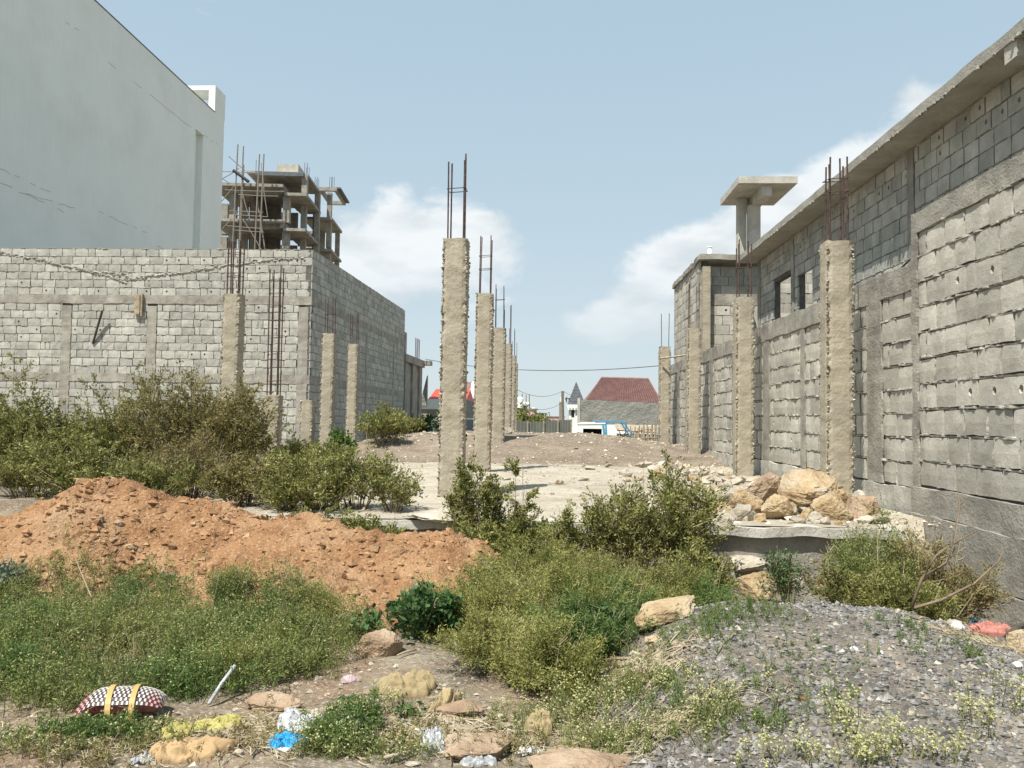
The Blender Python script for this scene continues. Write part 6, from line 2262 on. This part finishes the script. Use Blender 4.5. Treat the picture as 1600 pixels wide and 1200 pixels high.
MT['pink_plastic'] = mat('pinkish_plastic', [(0.34, 0.24, 0.26), (0.48, 0.37, 0.38)], 8, rough=0.5, bump=0.4, bscale=24)
MT['red_plastic'] = mat('faded_red_plastic', [(0.30, 0.11, 0.09), (0.46, 0.21, 0.17)], 14, rough=0.5, bump=0.6, bscale=24)
MT['strip_dark'] = mat('dark_woven_tape', [(0.035, 0.03, 0.035), (0.06, 0.05, 0.055)], 10, rough=0.5, bump=0.1)
MT['strip_pale'] = mat('pale_woven_tape', [(0.44, 0.38, 0.35), (0.60, 0.54, 0.50)], 10, rough=0.5, bump=0.1)
MT['strip_pink'] = mat('pink_woven_tape', [(0.55, 0.25, 0.25), (0.65, 0.33, 0.30)], 10, rough=0.5, bump=0.1)
MT['strap'] = mat('orange_yellow_strap', [(0.36, 0.23, 0.06), (0.46, 0.32, 0.12)], 10, rough=0.5, bump=0.1)


def cloth(name, label, px, py, wpx, dm, h, m, seed, rz=0.0, cat='sack', folds=5.0, taper=0.0):
    """a sack or sheet lying in folds: closed thin-edged skin over the ground"""
    P = gsurf(px, py)
    w = wpx / FPX * P.y
    nu, nv = 44, 30
    c_, s_ = math.cos(rz), math.sin(rz)
    vs, fs = [], []
    for i in range(nu + 1):
        for j in range(nv + 1):
            a, b = 2 * i / nu - 1, 2 * j / nv - 1
            # square to disc
            x = a * math.sqrt(1 - b * b / 2)
            y = b * math.sqrt(1 - a * a / 2)
            r = math.hypot(x, y)
            an = math.atan2(y, x)
            out = 1 + 0.55 * mnoise.noise(Vector((math.cos(an) * 1.6, math.sin(an) * 1.6, seed))) + 0.12 * mnoise.noise(Vector((math.cos(an) * 5, math.sin(an) * 5, seed)))
            X = x * out * w / 2
            Yv = y * out * dm / 2 * (1 - taper * (x + 1) / 2)
            warp = mnoise.noise(Vector((x * 1.2, y * 1.2, seed + 3))) * 1.5
            rid = 1 - 3.2 * abs(mnoise.noise(Vector((x * 0.7 + seed, y * folds * 0.7 + warp + x * 0.8, 1.3))))
            rid2 = 1 - 2 * abs(mnoise.noise(Vector((x * 3.1 + seed, y * folds + warp * 2, 7.3))))
            edge = max(0.0, 1 - r ** 3)
            z = h * edge ** 0.35 * (0.45 + 0.9 * rid + 0.45 * rid2) + 0.004
            vs.append((X * c_ - Yv * s_, X * s_ + Yv * c_, max(0.002, z)))
    n0 = len(vs)
    va = np.array(vs)
    va[:, 2] += surf_z(va[:, 0] + P.x, va[:, 1] + P.y) - sz(P.x, P.y)
    vs = [tuple(p) for p in va]
    for i in range(nu):
        for j in range(nv):
            fs.append((i * (nv + 1) + j, (i + 1) * (nv + 1) + j, (i + 1) * (nv + 1) + j + 1, i * (nv + 1) + j + 1))
    border = [i * (nv + 1) for i in range(nu + 1)] + [nu * (nv + 1) + j for j in range(1, nv + 1)] + \
             [i * (nv + 1) + nv for i in range(nu - 1, -1, -1)] + [j for j in range(nv - 1, 0, -1)]
    for k in border:
        v = vs[k]
        vs.append((v[0] * 0.96, v[1] * 0.96, v[2] - 0.03))
    nb = len(border)
    for k in range(nb):
        fs.append((border[(k + 1) % nb], border[k], n0 + k, n0 + (k + 1) % nb))
    o = MB().add(vs, fs).build(name, MT[m], None, True)
    o.location = (P.x, P.y, sz(P.x, P.y) + 0.004)
    return tag(o, label, cat, None, 'thing')


def crumple(name, label, px, py, wpx, hpx, m, seed, depth=None, rz=0.0, taper=0.0, folds=3.0, z=0.0, cat=None, bend=0.0, lift=0.0, amp=0.35, tilt=0.0):
    """flattened, creased bag lying on the ground"""
    P = gsurf(px, py)
    w = wpx / FPX * P.y
    h = hpx / FPX * P.y
    d = depth or w * 0.55
    nu, nv = 40, 22
    rnd = random.Random(seed)
    vs, fs = [], []
    for i in range(nu + 1):
        u = i / nu
        for j in range(nv):
            a = 2 * math.pi * j / nv
            env = max(0.03, (math.sin(math.pi * min(1, max(0, u))) ** 0.6)) * (1 - taper * u)
            q = Vector((u * folds + seed, math.cos(a) * 1.3, math.sin(a) * 1.3))
            nn = mnoise.fractal(q * 1.4, 0.9, 2.2, 4)
            cr = abs(mnoise.noise(q * 2.6 + Vector((0, u * 3, 0))))
            rr = env * (1 + amp * nn - amp * 0.9 * cr)
            y = math.cos(a) * d / 2 * rr + bend * w * math.sin(u * math.pi)
            zz = max(-0.1, math.sin(a)) * h * rr * 0.8 + lift * math.sin(u * math.pi)
            vs.append(((u - 0.5) * w, y, zz))
    for i in range(nu):
        for j in range(nv):
            fs.append((i * nv + j, i * nv + (j + 1) % nv, (i + 1) * nv + (j + 1) % nv, (i + 1) * nv + j))
    fs += [tuple(range(nv - 1, -1, -1)), tuple(nu * nv + j for j in range(nv))]
    mb_ = MB().add(vs, fs)
    o = mb_.build(name, MT[m], None, True)
    o.location = (P.x, P.y, sz(P.x, P.y) + 0.005)
    o.rotation_euler = (0, tilt, rz)
    return tag(o, label, cat or name.replace('_', ' '), None, 'thing')


cloth('cloth_sack', 'crumpled pale tan cloth sack lying on bare soil, left of two', 640, 1078, 92, 0.24, 0.055, 'sack', 1, rz=0.15, folds=4)
crumple('cloth_tail', 'twisted tan cloth end trailing left from the crumpled sack', 582, 1086, 52, 6, 'sack', 2, rz=0.22, depth=0.022, cat='cloth strip')
cloth('cloth_sack', 'narrow olive-tan sack sagging over a rock by the central thicket', 697, 1104, 88, 0.13, 0.055, 'sack', 3, rz=1.2, folds=3, taper=0.5)
cloth('cloth_sack', 'orange-tan folded sack at the bottom left with knotted end', 290, 1184, 118, 0.17, 0.045, 'sack2', 4, rz=0.22, folds=3, taper=-0.2)
crumple('knotted_end', 'white knotted plastic end on the orange-tan folded sack', 347, 1168, 16, 10, 'white_plastic', 5, cat='plastic knot')
cloth('yellow_sheet', 'crumpled faded yellow plastic sheet above the orange-tan sack', 288, 1150, 74, 0.16, 0.032, 'yellow_plastic', 6, rz=0.1, cat='plastic sheet', folds=7)
cloth('yellow_sheet', 'second lump of faded yellow plastic sheet, right of the first', 340, 1141, 70, 0.16, 0.034, 'yellow_plastic', 7, rz=0.3, cat='plastic sheet', folds=7)
cloth('clear_bag', 'crumpled milky clear plastic bag behind the blue one', 468, 1140, 92, 0.20, 0.045, 'clear_plastic', 8, cat='plastic bag', folds=8)
cloth('clear_bag', 'second milky plastic bag among green sprouts at bottom centre', 550, 1140, 46, 0.13, 0.035, 'clear_plastic', 9, cat='plastic bag', folds=7)
cloth('clear_bag', 'grey plastic bag beside pale rocks at bottom centre', 674, 1170, 46, 0.14, 0.06, 'clear_plastic', 10, cat='plastic bag', folds=7)
cloth('clear_bag', 'long bluish plastic film at the very bottom centre', 748, 1190, 52, 0.10, 0.03, 'clear_plastic', 101, cat='plastic film', folds=7)
cloth('blue_bag', 'small bright blue plastic bag at the bottom left of centre', 446, 1166, 54, 0.10, 0.035, 'blue_plastic', 11, rz=0.2, cat='plastic bag', folds=6)
crumple('white_scrap', 'white plastic scrap folded inside the front of the blue bag', 440, 1176, 32, 8, 'white_plastic', 12, depth=0.03, rz=0.2, cat='plastic scrap', z=0.03)
crumple('white_scrap', 'torn white plastic scrap beside the brown rag', 826, 1178, 44, 12, 'white_plastic', 13, depth=0.07, rz=0.15, cat='plastic scrap', amp=0.8)
cloth('brown_rag', 'yellowish-brown rag bunched at the bottom right of the earth hump', 846, 1140, 44, 0.15, 0.06, 'sack', 14, cat='rag', folds=4)
crumple('white_scrap', 'small bluish-white plastic ball at the far bottom left', 71, 1144, 22, 13, 'clear_plastic', 15, depth=0.07, cat='plastic scrap')
crumple('pink_wrapper', 'small pinkish wrapper on the soil left of the tan sack', 548, 1066, 32, 14, 'pink_plastic', 16, depth=0.07, rz=0.1, cat='wrapper')
crumple('white_scrap', 'scrap of crinkled foil at the left end of the orange-tan sack', 222, 1190, 40, 12, 'clear_plastic', 17, depth=0.09, rz=0.4, cat='foil scrap', amp=0.8)
crumple('white_scrap', 'small pink-white paper scrap by the leafy sprout', 654, 1150, 22, 11, 'white_plastic', 18, depth=0.06, cat='paper scrap')
cloth('red_cloth', 'strip of faded red cloth rubbish against the foot of the right wall', 1545, 988, 60, 0.22, 0.05, 'red_plastic', 19, cat='rag', folds=8)
crumple('white_scrap', 'white foam lump at the left end of the red cloth', 1496, 982, 20, 10, 'white_plastic', 20, depth=0.1, cat='foam lump', z=-0.2)
crumple('blue_twine', 'tangle of pale blue twine above the red cloth', 1526, 972, 24, 7, 'blue', 21, depth=0.1, cat='twine', z=-0.25, amp=0.9)
crumple('white_scrap', 'small white scrap at the right picture edge on the gravel', 1590, 1042, 16, 8, 'white_plastic', 22, depth=0.05, cat='plastic scrap', z=0.0)
# plastic pipe half hidden in weeds
m_ = MB()
a_, b_2 = gpt(326, 1100, 0.02), at(367, 1040, gpt(326, 1100, 0.02).y + 0.18)
m_.tube([a_, a_.lerp(b_2, .5) + Vector((0, 0, .01)), b_2], 0.011, 7)
o = m_.build('plastic_strip', MT['clear_plastic'], None, True)
tag(o, 'slim whitish plastic strip sticking up out of the left weeds', 'plastic strip', None, 'thing')
# bark loop and sticks by the gravel
for (pts, lab, r, m) in (([(945, 1040), (962, 1034), (984, 1037), (995, 1046)], 'curled strip of brown bark beside the central thicket', 0.012, 'wood'),
                         ([(948, 1044), (965, 1052), (985, 1048), (1000, 1058)], 'second curled bark strip below the first', 0.008, 'dark_wood'),
                         ([(1010, 1062), (1028, 1050), (1046, 1032)], 'pale forked stick at the left edge of the gravel heap', 0.009, 'wood'),
                         ([(500, 1034), (520, 1031), (545, 1030)], 'bundle of pale split sticks at the edge of the left weeds', 0.012, 'straw'),
                         ([(650, 1022), (630, 1027), (620, 1030)], 'short pale stick by the dark green plant', 0.007, 'straw'),
                         ([(1575, 1000), (1590, 988), (1610, 978)], 'dark pipe end poking in at the right picture edge', 0.03, 'dark_wood'),
                         ([(600, 1198), (630, 1190), (650, 1180)], 'brown stick lying at the bottom centre', 0.009, 'wood'),
                         ([(355, 1180), (375, 1160), (392, 1150)], 'thin twig beside the yellow plastic sheet', 0.005, 'wood')):
    m_ = MB()
    ps = []
    for p in pts:
        q = gsurf(p[0], p[1])
        ps.append(Vector((q.x, q.y, sz(q.x, q.y) + 0.02 + random.uniform(0, .02))))
    m_.tube(ps, [r] * (len(ps) - 1) + [r * .5], 6)
    o = m_.build('stick', MT[m], None, True)
    tag(o, lab, 'stick', None, 'thing')

# woven basket lying on its side
c = gsurf(188, 1122)
bk = thing('woven_bag', 'woven black, white and pink checked bag with yellow straps lying in the weeds', 'bag', (c.x, c.y, sz(c.x, c.y)), 0.16)
Lb, Hb, Db = 0.46, 0.135, 0.26
nu, nv = 38, 13
m_ = MB()
for i in range(nu):
    for j in range(nv):
        def pt(u, v, lift_):
            env = (1 - abs(2 * u - 1) ** 3.0) ** 0.5
            a = math.pi * (0.20 + 0.66 * v)
            rr = 1 + lift_
            x = (u - 0.5) * Lb
            y = -math.cos(a) * Db / 2 * (0.55 + 0.45 * env) * rr
            z = 0.02 + math.sin(a) * Hb * (0.35 + 0.65 * env) * rr - 0.05 * (u < .25) * (0.25 - u) * 4
            return (x, y, z)
        stag = 0.5 if j % 2 else 0.0
        u0, u1 = (i + stag * 0.0) / nu, (i + 1) / nu
        v0, v1 = j / nv, (j + 1) / nv
        sh_ = 0.35 * (1 / nu) * (j)
        mi = 0 if (i + j) % 2 else (2 if (i < 7 or (i > 31 and j < 4)) else 1)
        lf = 0.03 if (i + j) % 2 == 0 else 0.0
        g_ = 0.002
        a0_ = pt(u0 + g_, v0 + 0.006, lf)
        a1_ = pt(u1 - g_, v0 + 0.006, lf)
        a2_ = pt(u1 - g_, v1 - 0.006, lf)
        a3_ = pt(u0 + g_, v1 - 0.006, lf)
        b0_, b1_, b2_, b3_ = pt(u0 + g_, v0 + .006, -0.03), pt(u1 - g_, v0 + .006, -0.03), pt(u1 - g_, v1 - .006, -0.03), pt(u0 + g_, v1 - .006, -0.03)
        m_.add([a0_, a1_, a2_, a3_, b0_, b1_, b2_, b3_], [(0, 1, 2, 3), (4, 7, 6, 5), (0, 4, 5, 1), (1, 5, 6, 2), (2, 6, 7, 3), (3, 7, 4, 0)], mi)
m_.build('woven_shell', [MT['strip_dark'], MT['strip_pale'], MT['strip_pink']], bk)
m_ = MB()
m_.tube([(-Lb * .40, 0, 0.055), (0, 0, 0.07), (Lb * .40, 0, 0.055)], [0.03, 0.055, 0.03], 10)
m_.build('lining', MT['red_plastic'], bk, True)
for u, dxx in ((0.37, 0.05), (0.66, 0.03)):
    m_ = MB()
    prev = []
    for k in range(13):
        v = k / 12
        env = (1 - abs(2 * u - 1) ** 3.0) ** 0.5
        a = math.pi * (-0.06 + 0.80 * v)
        y = -math.cos(a) * Db / 2 * (0.55 + 0.45 * env) * 1.07
        z = max(0.01, 0.02 + math.sin(a) * Hb * (0.35 + 0.65 * env) * 1.07)
        x = (u - 0.5) * Lb + dxx * (1 - v)
        prev += [(x - 0.014, y, z), (x + 0.014, y, z), (x + 0.014, y * 1.02, z + .004), (x - .014, y * 1.02, z + .004)]
    m_.add(prev, [(4 * k + a_, 4 * k + (a_ + 1) % 4, 4 * k + 4 + (a_ + 1) % 4, 4 * k + 4 + a_) for k in range(12) for a_ in range(4)])
    m_.build('strap', MT['strap'], bk)
